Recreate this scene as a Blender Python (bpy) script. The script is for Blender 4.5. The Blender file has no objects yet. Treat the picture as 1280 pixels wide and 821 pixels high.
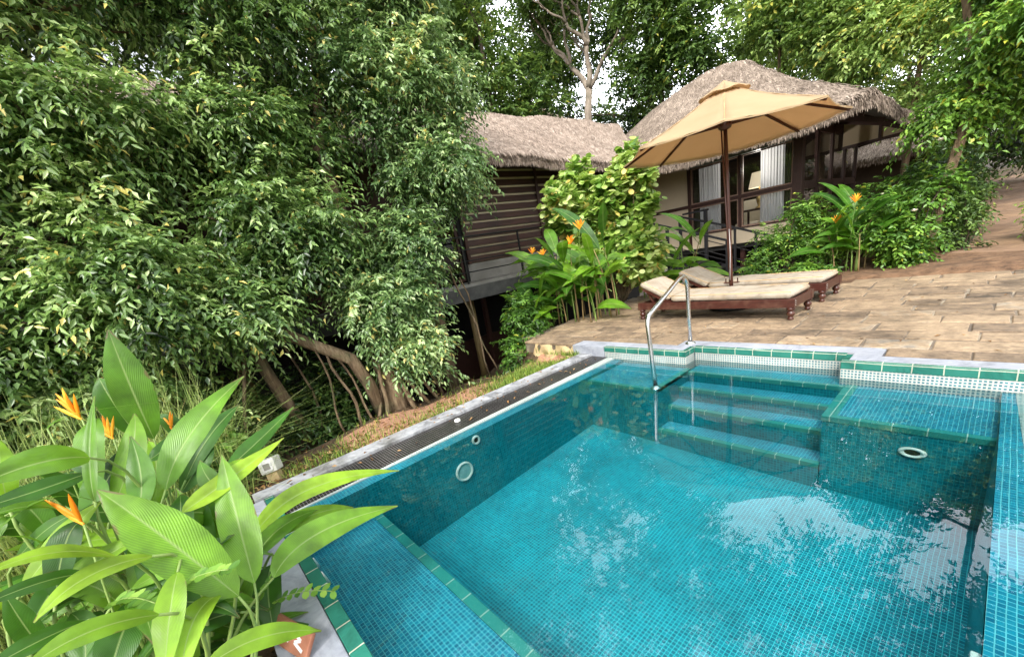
import bpy, math, random
import numpy as np
from mathutils import Vector, Matrix
SC = bpy.context.scene
COL = SC.collection
R = math.radians
rng = np.random.default_rng(11)
random.seed(7)

# ------------------------------------------------------------------ materials
def new_mat(name):
    m = bpy.data.materials.new(name); m.use_nodes = True
    nt = m.node_tree; nt.nodes.clear()
    out = nt.nodes.new('ShaderNodeOutputMaterial')
    return m, nt, out
def N(nt, typ, **kw):
    n = nt.nodes.new(typ)
    for k, v in kw.items():
        if k in n.inputs.keys(): n.inputs[k].default_value = v
        else: setattr(n, k, v)
    return n
def L(nt, a, b): nt.links.new(a, b)
def rgba(c): return (c[0], c[1], c[2], 1.0)
def ramp(nt, fac, stops):
    r = nt.nodes.new('ShaderNodeValToRGB')
    els = r.color_ramp.elements
    while len(els) < len(stops): els.new(0.5)
    for e, (p, c) in zip(els, stops): e.position = p; e.color = rgba(c)
    L(nt, fac, r.inputs['Fac']); return r
def bump(nt, h, strength, dist=0.01):
    b = N(nt, 'ShaderNodeBump'); b.inputs['Strength'].default_value = strength; b.inputs['Distance'].default_value = dist
    L(nt, h, b.inputs['Height']); return b

def noisy(name, c1, c2, scale=8, rough=.6, detail=5, bmp=.3, bdist=.01, metal=0, spec=.5, c3=None, stretch=None, weather=None):
    m, nt, out = new_mat(name)
    tc = N(nt, 'ShaderNodeTexCoord'); src = tc.outputs['Object']
    if stretch:
        mp = N(nt, 'ShaderNodeMapping'); mp.inputs['Scale'].default_value = stretch; L(nt, src, mp.inputs['Vector']); src2 = mp.outputs[0]
    else: src2 = src
    no = N(nt, 'ShaderNodeTexNoise'); no.inputs['Scale'].default_value = scale; no.inputs['Detail'].default_value = detail; no.inputs['Roughness'].default_value = .65
    L(nt, src2, no.inputs['Vector'])
    stops = [(.3, c1), (.7, c2)] if c3 is None else [(.25, c1), (.5, c2), (.75, c3)]
    cr = ramp(nt, no.outputs['Fac'], stops)
    col = cr.outputs['Color']
    if weather:
        n2 = N(nt, 'ShaderNodeTexNoise'); n2.inputs['Scale'].default_value = weather[1]; n2.inputs['Detail'].default_value = 4; L(nt, src, n2.inputs['Vector'])
        r2 = ramp(nt, n2.outputs['Fac'], [(.48, (0, 0, 0)), (.68, (1, 1, 1))])
        mx = N(nt, 'ShaderNodeMix'); mx.data_type = 'RGBA'; mx.inputs[7].default_value = rgba(weather[0])
        ml = N(nt, 'ShaderNodeMath'); ml.operation = 'MULTIPLY'; ml.inputs[1].default_value = weather[2]
        L(nt, r2.outputs['Color'], ml.inputs[0]); L(nt, ml.outputs[0], mx.inputs[0]); L(nt, col, mx.inputs[6]); col = mx.outputs[2]
    p = N(nt, 'ShaderNodeBsdfPrincipled'); p.inputs['Roughness'].default_value = rough; p.inputs['Metallic'].default_value = metal
    p.inputs['Specular IOR Level'].default_value = spec
    L(nt, col, p.inputs['Base Color'])
    if bmp:
        b = bump(nt, no.outputs['Fac'], bmp, bdist); L(nt, b.outputs[0], p.inputs['Normal'])
    L(nt, p.outputs[0], out.inputs[0]); return m

def tile_mat(name, w, h, grout, c1, c2, cg, rough=.25, offset=0., mottle=.35, cx=None, fillwhite=0):
    """mosaic or bar tiles laid out in metres on the UV map"""
    m, nt, out = new_mat(name)
    uv = N(nt, 'ShaderNodeUVMap')
    nz = N(nt, 'ShaderNodeTexNoise'); nz.inputs['Scale'].default_value = 3.; nz.inputs['Detail'].default_value = 3
    tc = N(nt, 'ShaderNodeTexCoord'); L(nt, tc.outputs['Object'], nz.inputs['Vector'])
    wob = N(nt, 'ShaderNodeVectorMath'); wob.operation = 'SCALE'; wob.inputs[3].default_value = .012
    L(nt, nz.outputs['Color'], wob.inputs[0])
    ad = N(nt, 'ShaderNodeVectorMath'); ad.operation = 'ADD'; L(nt, uv.outputs[0], ad.inputs[0]); L(nt, wob.outputs[0], ad.inputs[1])
    b = N(nt, 'ShaderNodeTexBrick'); b.offset = offset; b.squash = 1.
    b.inputs['Scale'].default_value = 1.; b.inputs['Brick Width'].default_value = w; b.inputs['Row Height'].default_value = h
    b.inputs['Mortar Size'].default_value = grout; b.inputs['Mortar Smooth'].default_value = .1; b.inputs['Bias'].default_value = 0
    b.inputs['Color1'].default_value = rgba(c1); b.inputs['Color2'].default_value = rgba(c2); b.inputs['Mortar'].default_value = rgba(cg)
    L(nt, ad.outputs[0], b.inputs['Vector'])
    n2 = N(nt, 'ShaderNodeTexNoise'); n2.inputs['Scale'].default_value = 1.6; n2.inputs['Detail'].default_value = 6; n2.inputs['Roughness'].default_value = .7
    L(nt, tc.outputs['Object'], n2.inputs['Vector'])
    mr = N(nt, 'ShaderNodeMapRange'); mr.inputs[1].default_value = .3; mr.inputs[2].default_value = .7; mr.inputs[3].default_value = 1 - mottle; mr.inputs[4].default_value = 1 + mottle * .5
    L(nt, n2.outputs['Fac'], mr.inputs[0])
    mx = N(nt, 'ShaderNodeVectorMath'); mx.operation = 'SCALE'; L(nt, b.outputs['Color'], mx.inputs[0]); L(nt, mr.outputs[0], mx.inputs[3])
    p = N(nt, 'ShaderNodeBsdfPrincipled'); L(nt, mx.outputs[0], p.inputs['Base Color'])
    rr = N(nt, 'ShaderNodeMapRange'); rr.inputs[3].default_value = rough; rr.inputs[4].default_value = .8; L(nt, b.outputs['Fac'], rr.inputs[0]); L(nt, rr.outputs[0], p.inputs['Roughness'])
    inv = N(nt, 'ShaderNodeMath'); inv.operation = 'SUBTRACT'; inv.inputs[0].default_value = 1; L(nt, b.outputs['Fac'], inv.inputs[1])
    bp = bump(nt, inv.outputs[0], .5, .002); L(nt, bp.outputs[0], p.inputs['Normal'])
    L(nt, p.outputs[0], out.inputs[0]); return m

def attr_mat(name, stops, rough=.5, trans=0., spec=.4, noise=None, attr='v', tcol=None, bmp=0, bscale=40):
    """colour ramp over a per-face attribute, optional translucency"""
    m, nt, out = new_mat(name)
    at = N(nt, 'ShaderNodeAttribute'); at.attribute_name = attr
    fac = at.outputs['Fac']
    if noise:
        tc = N(nt, 'ShaderNodeTexCoord'); no = N(nt, 'ShaderNodeTexNoise'); no.inputs['Scale'].default_value = noise[0]; no.inputs['Detail'].default_value = 4
        L(nt, tc.outputs['Object'], no.inputs['Vector'])
        sb = N(nt, 'ShaderNodeMath'); sb.operation = 'MULTIPLY_ADD'; sb.inputs[1].default_value = noise[1]; sb.inputs[2].default_value = -noise[1] / 2
        L(nt, no.outputs['Fac'], sb.inputs[0])
        a2 = N(nt, 'ShaderNodeMath'); a2.operation = 'ADD'; a2.use_clamp = True; L(nt, fac, a2.inputs[0]); L(nt, sb.outputs[0], a2.inputs[1]); fac = a2.outputs[0]
    cr = ramp(nt, fac, stops)
    p = N(nt, 'ShaderNodeBsdfPrincipled'); p.inputs['Roughness'].default_value = rough; p.inputs['Specular IOR Level'].default_value = spec
    L(nt, cr.outputs['Color'], p.inputs['Base Color'])
    if bmp:
        tc = N(nt, 'ShaderNodeTexCoord'); n3 = N(nt, 'ShaderNodeTexNoise'); n3.inputs['Scale'].default_value = bscale; n3.inputs['Detail'].default_value = 4
        L(nt, tc.outputs['Object'], n3.inputs['Vector']); b = bump(nt, n3.outputs['Fac'], bmp, .01); L(nt, b.outputs[0], p.inputs['Normal'])
    if trans > 0:
        t = N(nt, 'ShaderNodeBsdfTranslucent')
        hs = N(nt, 'ShaderNodeHueSaturation'); hs.inputs['Value'].default_value = 1.5; hs.inputs['Hue'].default_value = .485; hs.inputs['Saturation'].default_value = 1.05
        L(nt, cr.outputs['Color'], hs.inputs['Color']); L(nt, hs.outputs[0], t.inputs['Color'])
        mx = N(nt, 'ShaderNodeMixShader'); mx.inputs[0].default_value = trans
        L(nt, p.outputs[0], mx.inputs[1]); L(nt, t.outputs[0], mx.inputs[2]); L(nt, mx.outputs[0], out.inputs[0])
    else: L(nt, p.outputs[0], out.inputs[0])
    return m

def bigleaf_mat(name):
    """broad leaf: pale midrib, fine side veins running out and forward from it, waxy sheen"""
    m, nt, out = new_mat(name)
    uv = N(nt, 'ShaderNodeUVMap'); sx = N(nt, 'ShaderNodeSeparateXYZ'); L(nt, uv.outputs[0], sx.inputs[0])
    au = N(nt, 'ShaderNodeMath'); au.operation = 'ABSOLUTE'; L(nt, sx.outputs[0], au.inputs[0])
    at = N(nt, 'ShaderNodeAttribute'); at.attribute_name = 'v'
    cr = ramp(nt, at.outputs['Fac'], [(0, (.014, .06, .006)), (.35, (.055, .175, .012)), (.65, (.16, .34, .020)), (1, (.34, .54, .03))])
    # veins
    s1 = N(nt, 'ShaderNodeMath'); s1.operation = 'MULTIPLY_ADD'; s1.inputs[1].default_value = -.35
    L(nt, au.outputs[0], s1.inputs[0]); L(nt, sx.outputs[1], s1.inputs[2])
    s2 = N(nt, 'ShaderNodeMath'); s2.operation = 'MULTIPLY'; s2.inputs[1].default_value = 190.; L(nt, s1.outputs[0], s2.inputs[0])
    s3 = N(nt, 'ShaderNodeMath'); s3.operation = 'SINE'; L(nt, s2.outputs[0], s3.inputs[0])
    mrv = N(nt, 'ShaderNodeMapRange'); mrv.inputs[1].default_value = -1; mrv.inputs[2].default_value = 1; mrv.inputs[3].default_value = .86; mrv.inputs[4].default_value = 1.09; L(nt, s3.outputs[0], mrv.inputs[0])
    tc = N(nt, 'ShaderNodeTexCoord'); no = N(nt, 'ShaderNodeTexNoise'); no.inputs['Scale'].default_value = 9; no.inputs['Detail'].default_value = 4; L(nt, tc.outputs['Object'], no.inputs['Vector'])
    mrn = N(nt, 'ShaderNodeMapRange'); mrn.inputs[1].default_value = .3; mrn.inputs[2].default_value = .7; mrn.inputs[3].default_value = .60; mrn.inputs[4].default_value = 1.3; L(nt, no.outputs['Fac'], mrn.inputs[0])
    mm = N(nt, 'ShaderNodeMath'); mm.operation = 'MULTIPLY'; L(nt, mrv.outputs[0], mm.inputs[0]); L(nt, mrn.outputs[0], mm.inputs[1])
    sc = N(nt, 'ShaderNodeVectorMath'); sc.operation = 'SCALE'; L(nt, cr.outputs['Color'], sc.inputs[0]); L(nt, mm.outputs[0], sc.inputs[3])
    rib = N(nt, 'ShaderNodeMapRange'); rib.inputs[1].default_value = .0; rib.inputs[2].default_value = .075; rib.inputs[3].default_value = .75; rib.inputs[4].default_value = 0; L(nt, au.outputs[0], rib.inputs[0])
    mx = N(nt, 'ShaderNodeMix'); mx.data_type = 'RGBA'; mx.inputs[7].default_value = (.36, .48, .16, 1); L(nt, rib.outputs[0], mx.inputs[0]); L(nt, sc.outputs[0], mx.inputs[6])
    # dry brown blotches near some margins
    n4 = N(nt, 'ShaderNodeTexNoise'); n4.inputs['Scale'].default_value = 14; L(nt, tc.outputs['Object'], n4.inputs['Vector'])
    ed = N(nt, 'ShaderNodeMath'); ed.operation = 'MULTIPLY'; L(nt, n4.outputs['Fac'], ed.inputs[0]); L(nt, au.outputs[0], ed.inputs[1])
    tipm = N(nt, 'ShaderNodeMapRange'); tipm.inputs[1].default_value = .86; tipm.inputs[2].default_value = 1.0; tipm.inputs[3].default_value = 0; tipm.inputs[4].default_value = .45; L(nt, sx.outputs[1], tipm.inputs[0])
    ed2 = N(nt, 'ShaderNodeMath'); ed2.operation = 'ADD'; L(nt, ed.outputs[0], ed2.inputs[0]); L(nt, tipm.outputs[0], ed2.inputs[1])
    er = ramp(nt, ed2.outputs[0], [(.60, (0, 0, 0)), (.68, (.85, .85, .85))])
    mx2 = N(nt, 'ShaderNodeMix'); mx2.data_type = 'RGBA'; mx2.inputs[7].default_value = (.16, .12, .04, 1); L(nt, er.outputs[0], mx2.inputs[0]); L(nt, mx.outputs[2], mx2.inputs[6])
    p = N(nt, 'ShaderNodeBsdfPrincipled'); p.inputs['Roughness'].default_value = .33; p.inputs['Specular IOR Level'].default_value = .55
    L(nt, mx2.outputs[2], p.inputs['Base Color'])
    b = bump(nt, s3.outputs[0], .35, .0012); L(nt, b.outputs[0], p.inputs['Normal'])
    t = N(nt, 'ShaderNodeBsdfTranslucent')
    hs = N(nt, 'ShaderNodeHueSaturation'); hs.inputs['Value'].default_value = 1.7; hs.inputs['Hue'].default_value = .488; L(nt, mx2.outputs[2], hs.inputs['Color']); L(nt, hs.outputs[0], t.inputs['Color'])
    ms = N(nt, 'ShaderNodeMixShader'); ms.inputs[0].default_value = .32; L(nt, p.outputs[0], ms.inputs[1]); L(nt, t.outputs[0], ms.inputs[2]); L(nt, ms.outputs[0], out.inputs[0])
    return m

def glass_mat(name, tint=(.8, .85, .85), refl=1.0, ior=1.6, rough=.02, wav=0):
    m, nt, out = new_mat(name)
    fr = N(nt, 'ShaderNodeFresnel'); fr.inputs['IOR'].default_value = ior
    t = N(nt, 'ShaderNodeBsdfTransparent'); t.inputs['Color'].default_value = rgba(tint)
    g = N(nt, 'ShaderNodeBsdfGlossy'); g.inputs['Roughness'].default_value = rough; g.inputs['Color'].default_value = (refl, refl, refl, 1)
    if wav:
        tc = N(nt, 'ShaderNodeTexCoord')
        n1 = N(nt, 'ShaderNodeTexNoise'); n1.inputs['Scale'].default_value = 3.2; n1.inputs['Detail'].default_value = 3; n1.inputs['Roughness'].default_value = .55; n1.inputs['Distortion'].default_value = .4
        L(nt, tc.outputs['Object'], n1.inputs['Vector'])
        b = bump(nt, n1.outputs['Fac'], wav, .012); L(nt, b.outputs[0], g.inputs['Normal']); L(nt, b.outputs[0], fr.inputs['Normal'])
    mx = N(nt, 'ShaderNodeMixShader'); L(nt, fr.outputs[0], mx.inputs[0]); L(nt, t.outputs[0], mx.inputs[1]); L(nt, g.outputs[0], mx.inputs[2]); L(nt, mx.outputs[0], out.inputs[0])
    return m

TEAL1, TEAL2 = (.0006, .16, .225), (.003, .28, .36)
M = {}
M['mosaic'] = tile_mat('teal_mosaic', .0225, .0225, .0016, TEAL1, TEAL2, (.06, .66, .70), .3)
M['mosaic_shelf'] = tile_mat('shelf_mosaic', .0225, .0225, .0017, (.0008, .16, .27), (.003, .30, .43), (.16, .60, .64), .3)
M['mosaic_wall'] = tile_mat('wall_mosaic', .0225, .0225, .0014, (.001, .17, .21), (.003, .27, .32), (.015, .38, .42), .3)
M['mosaic_line'] = tile_mat('waterline_mosaic', .0225, .0225, .0048, (.04, .15, .19), (.11, .27, .30), (.58, .58, .52), .3)
M['mosaic_black'] = tile_mat('black_mosaic', 0.030, .0225, .0026, (.004, .004, .005), (.030, .026, .024), (.10, .095, .09), .25, mottle=.8)
M['mosaic_white'] = tile_mat('limescaled_mosaic', .0225, .0225, .0060, (.12, .26, .27), (.26, .36, .35), (.50, .52, .48), .6, mottle=.3)
M['coping'] = tile_mat('green_coping', .163, .4, .0035, (.022, .17, .125), (.036, .21, .155), (.52, .55, .42), .22, mottle=.25)
M['nosing'] = tile_mat('green_nosing', .163, .4, .003, (.03, .27, .23), (.05, .33, .28), (.50, .62, .50), .3, mottle=.2)
M['concrete'] = noisy('grey_painted_concrete', (.27, .29, .34), (.40, .42, .47), 9, .75, bmp=.25, weather=((.24, .24, .24), 2.3, .35))
M['kerb'] = noisy('kerb_concrete', (.32, .33, .35), (.48, .49, .51), 14, .8, bmp=.35, weather=((.18, .17, .14), 3., .6))
M['steel'] = noisy('brushed_steel', (.62, .62, .60), (.75, .74, .72), 30, .2, bmp=.05, metal=1., stretch=(1, 1, .1))
M['white_pvc'] = noisy('white_pvc', (.68, .68, .60), (.8, .8, .74), 20, .4, bmp=0)
M['lens'] = noisy('lamp_lens', (.30, .52, .50), (.42, .62, .58), 40, .15, bmp=.2)
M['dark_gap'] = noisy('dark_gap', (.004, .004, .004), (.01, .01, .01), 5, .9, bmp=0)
M['joint'] = noisy('mortar', (.07, .055, .04), (.17, .135, .10), 3.2, .95, bmp=.8, bdist=.01, c3=(.50, .43, .31))
M['stone'] = attr_mat('flagstone', [(0, (.12, .092, .065)), (.25, (.24, .172, .112)), (.5, (.345, .25, .158)), (.75, (.43, .315, .20)), (.9, (.40, .325, .235)), (1, (.28, .25, .21))], .72, noise=(7., 1.05), bmp=1., bscale=15)
def add_stains(m, scale, lo, hi, dark):
    nt = m.node_tree; p = [n for n in nt.nodes if n.type == 'BSDF_PRINCIPLED'][0]; src = p.inputs['Base Color'].links[0].from_socket
    tc = N(nt, 'ShaderNodeTexCoord'); no = N(nt, 'ShaderNodeTexNoise'); no.inputs['Scale'].default_value = scale; no.inputs['Detail'].default_value = 7; no.inputs['Roughness'].default_value = .7; no.inputs['Distortion'].default_value = .8
    L(nt, tc.outputs['Object'], no.inputs['Vector']); mr = N(nt, 'ShaderNodeMapRange'); mr.inputs[1].default_value = lo; mr.inputs[2].default_value = hi; mr.inputs[3].default_value = 1; mr.inputs[4].default_value = dark
    L(nt, no.outputs['Fac'], mr.inputs[0]); s = N(nt, 'ShaderNodeVectorMath'); s.operation = 'SCALE'; L(nt, src, s.inputs[0]); L(nt, mr.outputs[0], s.inputs[3]); L(nt, s.outputs[0], p.inputs['Base Color'])
add_stains(M['stone'], 1.1, .46, .66, .45); add_stains(M['stone'], 20., .42, .72, .5)
add_stains(M['coping'], 5., .5, .7, .55)
M['sandstone'] = noisy('sandstone_block', (.36, .24, .11), (.58, .44, .24), 6, .9, bmp=.8, bdist=.03, c3=(.45, .30, .15))
M['earth'] = noisy('earth', (.08, .045, .024), (.19, .105, .055), 6, .95, bmp=.9, bdist=.04, c3=(.26, .16, .09))
M['grass_earth'] = noisy('litter_ground', (.025, .02, .012), (.08, .05, .025), 9, .95, bmp=.9, bdist=.05, c3=(.15, .09, .04))
M['gravel'] = noisy('red_gravel', (.20, .09, .05), (.48, .25, .15), 60, .95, bmp=.9, bdist=.02, c3=(.55, .36, .25))
M['path'] = noisy('path_stone', (.17, .10, .06), (.33, .21, .13), 3, .9, bmp=.7, bdist=.03, weather=((.38, .24, .13), 1.2, .7), stretch=(1, 4, 1))
M['lounger_wood'] = noisy('mahogany', (.035, .010, .007), (.085, .024, .016), 12, .35, bmp=.1, stretch=(1, 8, 8), weather=((.17, .09, .06), 9, .4))
M['cushion'] = noisy('cushion_canvas', (.38, .325, .25), (.47, .41, .33), 5, .95, bmp=.6, bdist=.03, weather=((.34, .245, .14), 3.4, .6))
M['canvas'] = noisy('piping_canvas', (.56, .37, .18), (.64, .44, .23), 4, .9, bmp=.25, bdist=.03)
M['pole_wood'] = noisy('pole_wood', (.05, .016, .01), (.10, .035, .022), 14, .4, bmp=.05, stretch=(8, 8, 1))
M['brass'] = noisy('brass', (.5, .36, .16), (.6, .45, .2), 20, .35, bmp=0, metal=1)
M['cream'] = noisy('cream_render', (.58, .48, .34), (.66, .55, .40), 2, .9, bmp=.15)
M['trim'] = noisy('dark_timber', (.030, .012, .009), (.065, .024, .018), 10, .5, bmp=.2, stretch=(6, 6, 1))
M['trim_light'] = noisy('timber_edge', (.24, .14, .10), (.34, .22, .16), 10, .6, bmp=.1)
M['slat'] = noisy('slat_timber', (.035, .015, .011), (.085, .036, .024), 5, .6, bmp=.3, stretch=(6, .5, 6), weather=((.02, .01, .01), 1.5, .6))
M['slat_edge'] = noisy('slat_ledge', (.38, .32, .21), (.58, .50, .36), 5, .8, bmp=.2, stretch=(6, .5, 6))
M['beam_grey'] = noisy('beam_grey', (.055, .055, .055), (.11, .11, .105), 5, .8, bmp=.3)
M['base_grey'] = noisy('base_grey', (.22, .21, .19), (.34, .33, .30), 4, .85, bmp=.3, weather=((.12, .11, .09), 2, .6))
M['iron'] = noisy('black_iron', (.012, .012, .014), (.022, .022, .024), 20, .4, bmp=0)
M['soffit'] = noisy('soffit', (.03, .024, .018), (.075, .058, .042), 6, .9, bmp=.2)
M['header'] = noisy('header_panel', (.15, .17, .14), (.21, .23, .19), 3, .5, bmp=0)
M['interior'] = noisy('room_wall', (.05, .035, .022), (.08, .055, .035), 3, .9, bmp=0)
M['curtain'] = attr_mat('sheer_curtain', [(0, (.90, .92, .95)), (1, (.93, .95, .97))], .9, .45, .1)
for _n in M['curtain'].node_tree.nodes:
    if _n.type == 'HUE_SAT': _n.inputs['Value'].default_value = 1.0; _n.inputs['Hue'].default_value = .5
M['drape'] = noisy('olive_drape', (.06, .065, .035), (.11, .115, .06), 8, .9, bmp=0, stretch=(6, 6, .3))
M['shade'] = noisy('lamp_shade', (.62, .56, .42), (.74, .68, .54), 5, .8, bmp=0)
M['lit_shade'] = noisy('lit_lamp_shade', (.62, .56, .42), (.74, .68, .54), 5, .8, bmp=0)
_p = [n for n in M['lit_shade'].node_tree.nodes if n.type == 'BSDF_PRINCIPLED'][0]; _p.inputs['Emission Color'].default_value = (1, .82, .55, 1); _p.inputs['Emission Strength'].default_value = .55
M['thatch'] = attr_mat('thatch_straw', [(0, (.13, .098, .078)), (.35, (.285, .222, .178)), (.7, (.46, .37, .305)), (1, (.62, .52, .435))], .9, noise=(.7, .35), spec=.1)
M['thatch_dark'] = attr_mat('dark_thatch', [(0, (.085, .066, .052)), (.35, (.20, .158, .125)), (.7, (.35, .285, .23)), (1, (.52, .43, .35))], .9, noise=(1.1, .5), spec=.1)  # darker straw tones than the thatch of the wing
M['thatch_base'] = noisy('thatch_bed', (.09, .065, .05), (.24, .18, .14), 30, .95, bmp=.8, bdist=.03, stretch=(1, 1, .3))
M['bark'] = noisy('brown_bark', (.045, .03, .018), (.17, .115, .065), 16, .9, bmp=1., bdist=.04, stretch=(1, 1, .2), c3=(.36, .27, .17), weather=((.10, .12, .05), 4, .6))
M['bark_pale'] = noisy('pale_bark', (.15, .115, .085), (.36, .30, .24), 7, .9, bmp=.9, bdist=.04, stretch=(1, 1, .3), c3=(.24, .19, .145), weather=((.11, .10, .07), 2.5, .7))
M['bark_dark'] = noisy('dark_bark', (.03, .022, .015), (.09, .065, .04), 9, .9, bmp=.6, bdist=.02)
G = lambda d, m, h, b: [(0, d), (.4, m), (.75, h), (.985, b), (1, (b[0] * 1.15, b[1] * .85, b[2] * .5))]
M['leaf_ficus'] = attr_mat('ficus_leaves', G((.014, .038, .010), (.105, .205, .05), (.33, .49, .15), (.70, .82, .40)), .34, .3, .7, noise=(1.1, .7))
M['leaf_ficus_b'] = attr_mat('ficus_leaves_blueish', G((.014, .038, .012), (.10, .195, .058), (.31, .46, .17), (.68, .80, .44)), .34, .3, .7, noise=(1.3, .7))
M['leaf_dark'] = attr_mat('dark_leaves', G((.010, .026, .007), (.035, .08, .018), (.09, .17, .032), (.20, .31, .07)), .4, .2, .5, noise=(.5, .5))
M['leaf_bg'] = attr_mat('background_leaves', G((.016, .042, .012), (.075, .15, .030), (.20, .32, .07), (.40, .54, .16)), .45, .35, .4, noise=(.3, .7))
M['leaf_bright'] = attr_mat('bright_leaves', G((.05, .11, .03), (.16, .28, .06), (.34, .49, .13), (.54, .68, .26)), .5, .35, .4, noise=(.35, .6))
M['leaf_round'] = attr_mat('variegated_leaves', G((.025, .075, .012), (.13, .27, .04), (.40, .56, .13), (.80, .88, .45)), .4, .3, .5, noise=(2., .5))
M['leaf_shrub'] = attr_mat('shrub_leaves', G((.02, .055, .012), (.08, .19, .028), (.20, .38, .05), (.42, .58, .12)), .38, .25, .5, noise=(1.5, .5))
M['leaf_big'] = bigleaf_mat('heliconia_leaf')
M['stem'] = noisy('green_stem', (.14, .24, .05), (.26, .36, .09), 12, .5, bmp=.1, stretch=(1, 1, .3))
M['cane'] = noisy('brown_cane', (.16, .10, .04), (.32, .24, .10), 12, .6, bmp=.2, stretch=(1, 1, .3))
M['flower'] = attr_mat('orange_bract', [(0, (.80, .20, .01)), (.6, (.90, .38, .02)), (1, (.90, .55, .05))], .45, .25, .4)
M['white_flower'] = attr_mat('white_petal', [(0, (.8, .76, .62)), (1, (.9, .88, .8))], .5, .2, .4)
M['grass'] = attr_mat('grass_blades', G((.03, .06, .012), (.13, .22, .035), (.30, .42, .07), (.50, .56, .2)), .5, .3, .3)
M['straw_grass'] = attr_mat('wild_grass', G((.03, .055, .012), (.18, .27, .06), (.42, .52, .16), (.66, .72, .36)), .5, .3, .3)
M['terracotta'] = noisy('terracotta', (.27, .10, .055), (.40, .17, .10), 8, .7, bmp=.2)
M['white_paint'] = noisy('white_paint', (.72, .72, .70), (.82, .82, .80), 12, .6, bmp=0)
M['glass'] = glass_mat('window_glass', (.97, .98, .98), .9, 1.6)
M['water'] = glass_mat('pool_water', (.80, .975, .99), 1.0, 1.42, .0, wav=.05)
M['dead_leaf'] = attr_mat('dead_leaves', [(0, (.10, .05, .02)), (.5, (.28, .15, .06)), (1, (.45, .30, .14))], .8, 0, .2)

add_stains(M['cushion'], 2.6, .48, .68, .62); add_stains(M['kerb'], 5., .46, .62, .45); add_stains(M['concrete'], 3., .5, .68, .6); add_stains(M['path'], 2., .45, .65, .6); add_stains(M['earth'], 7., .45, .62, .55); add_stains(M['canvas2'], 1.4, .5, .75, .85) if 'canvas2' in M else None
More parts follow.
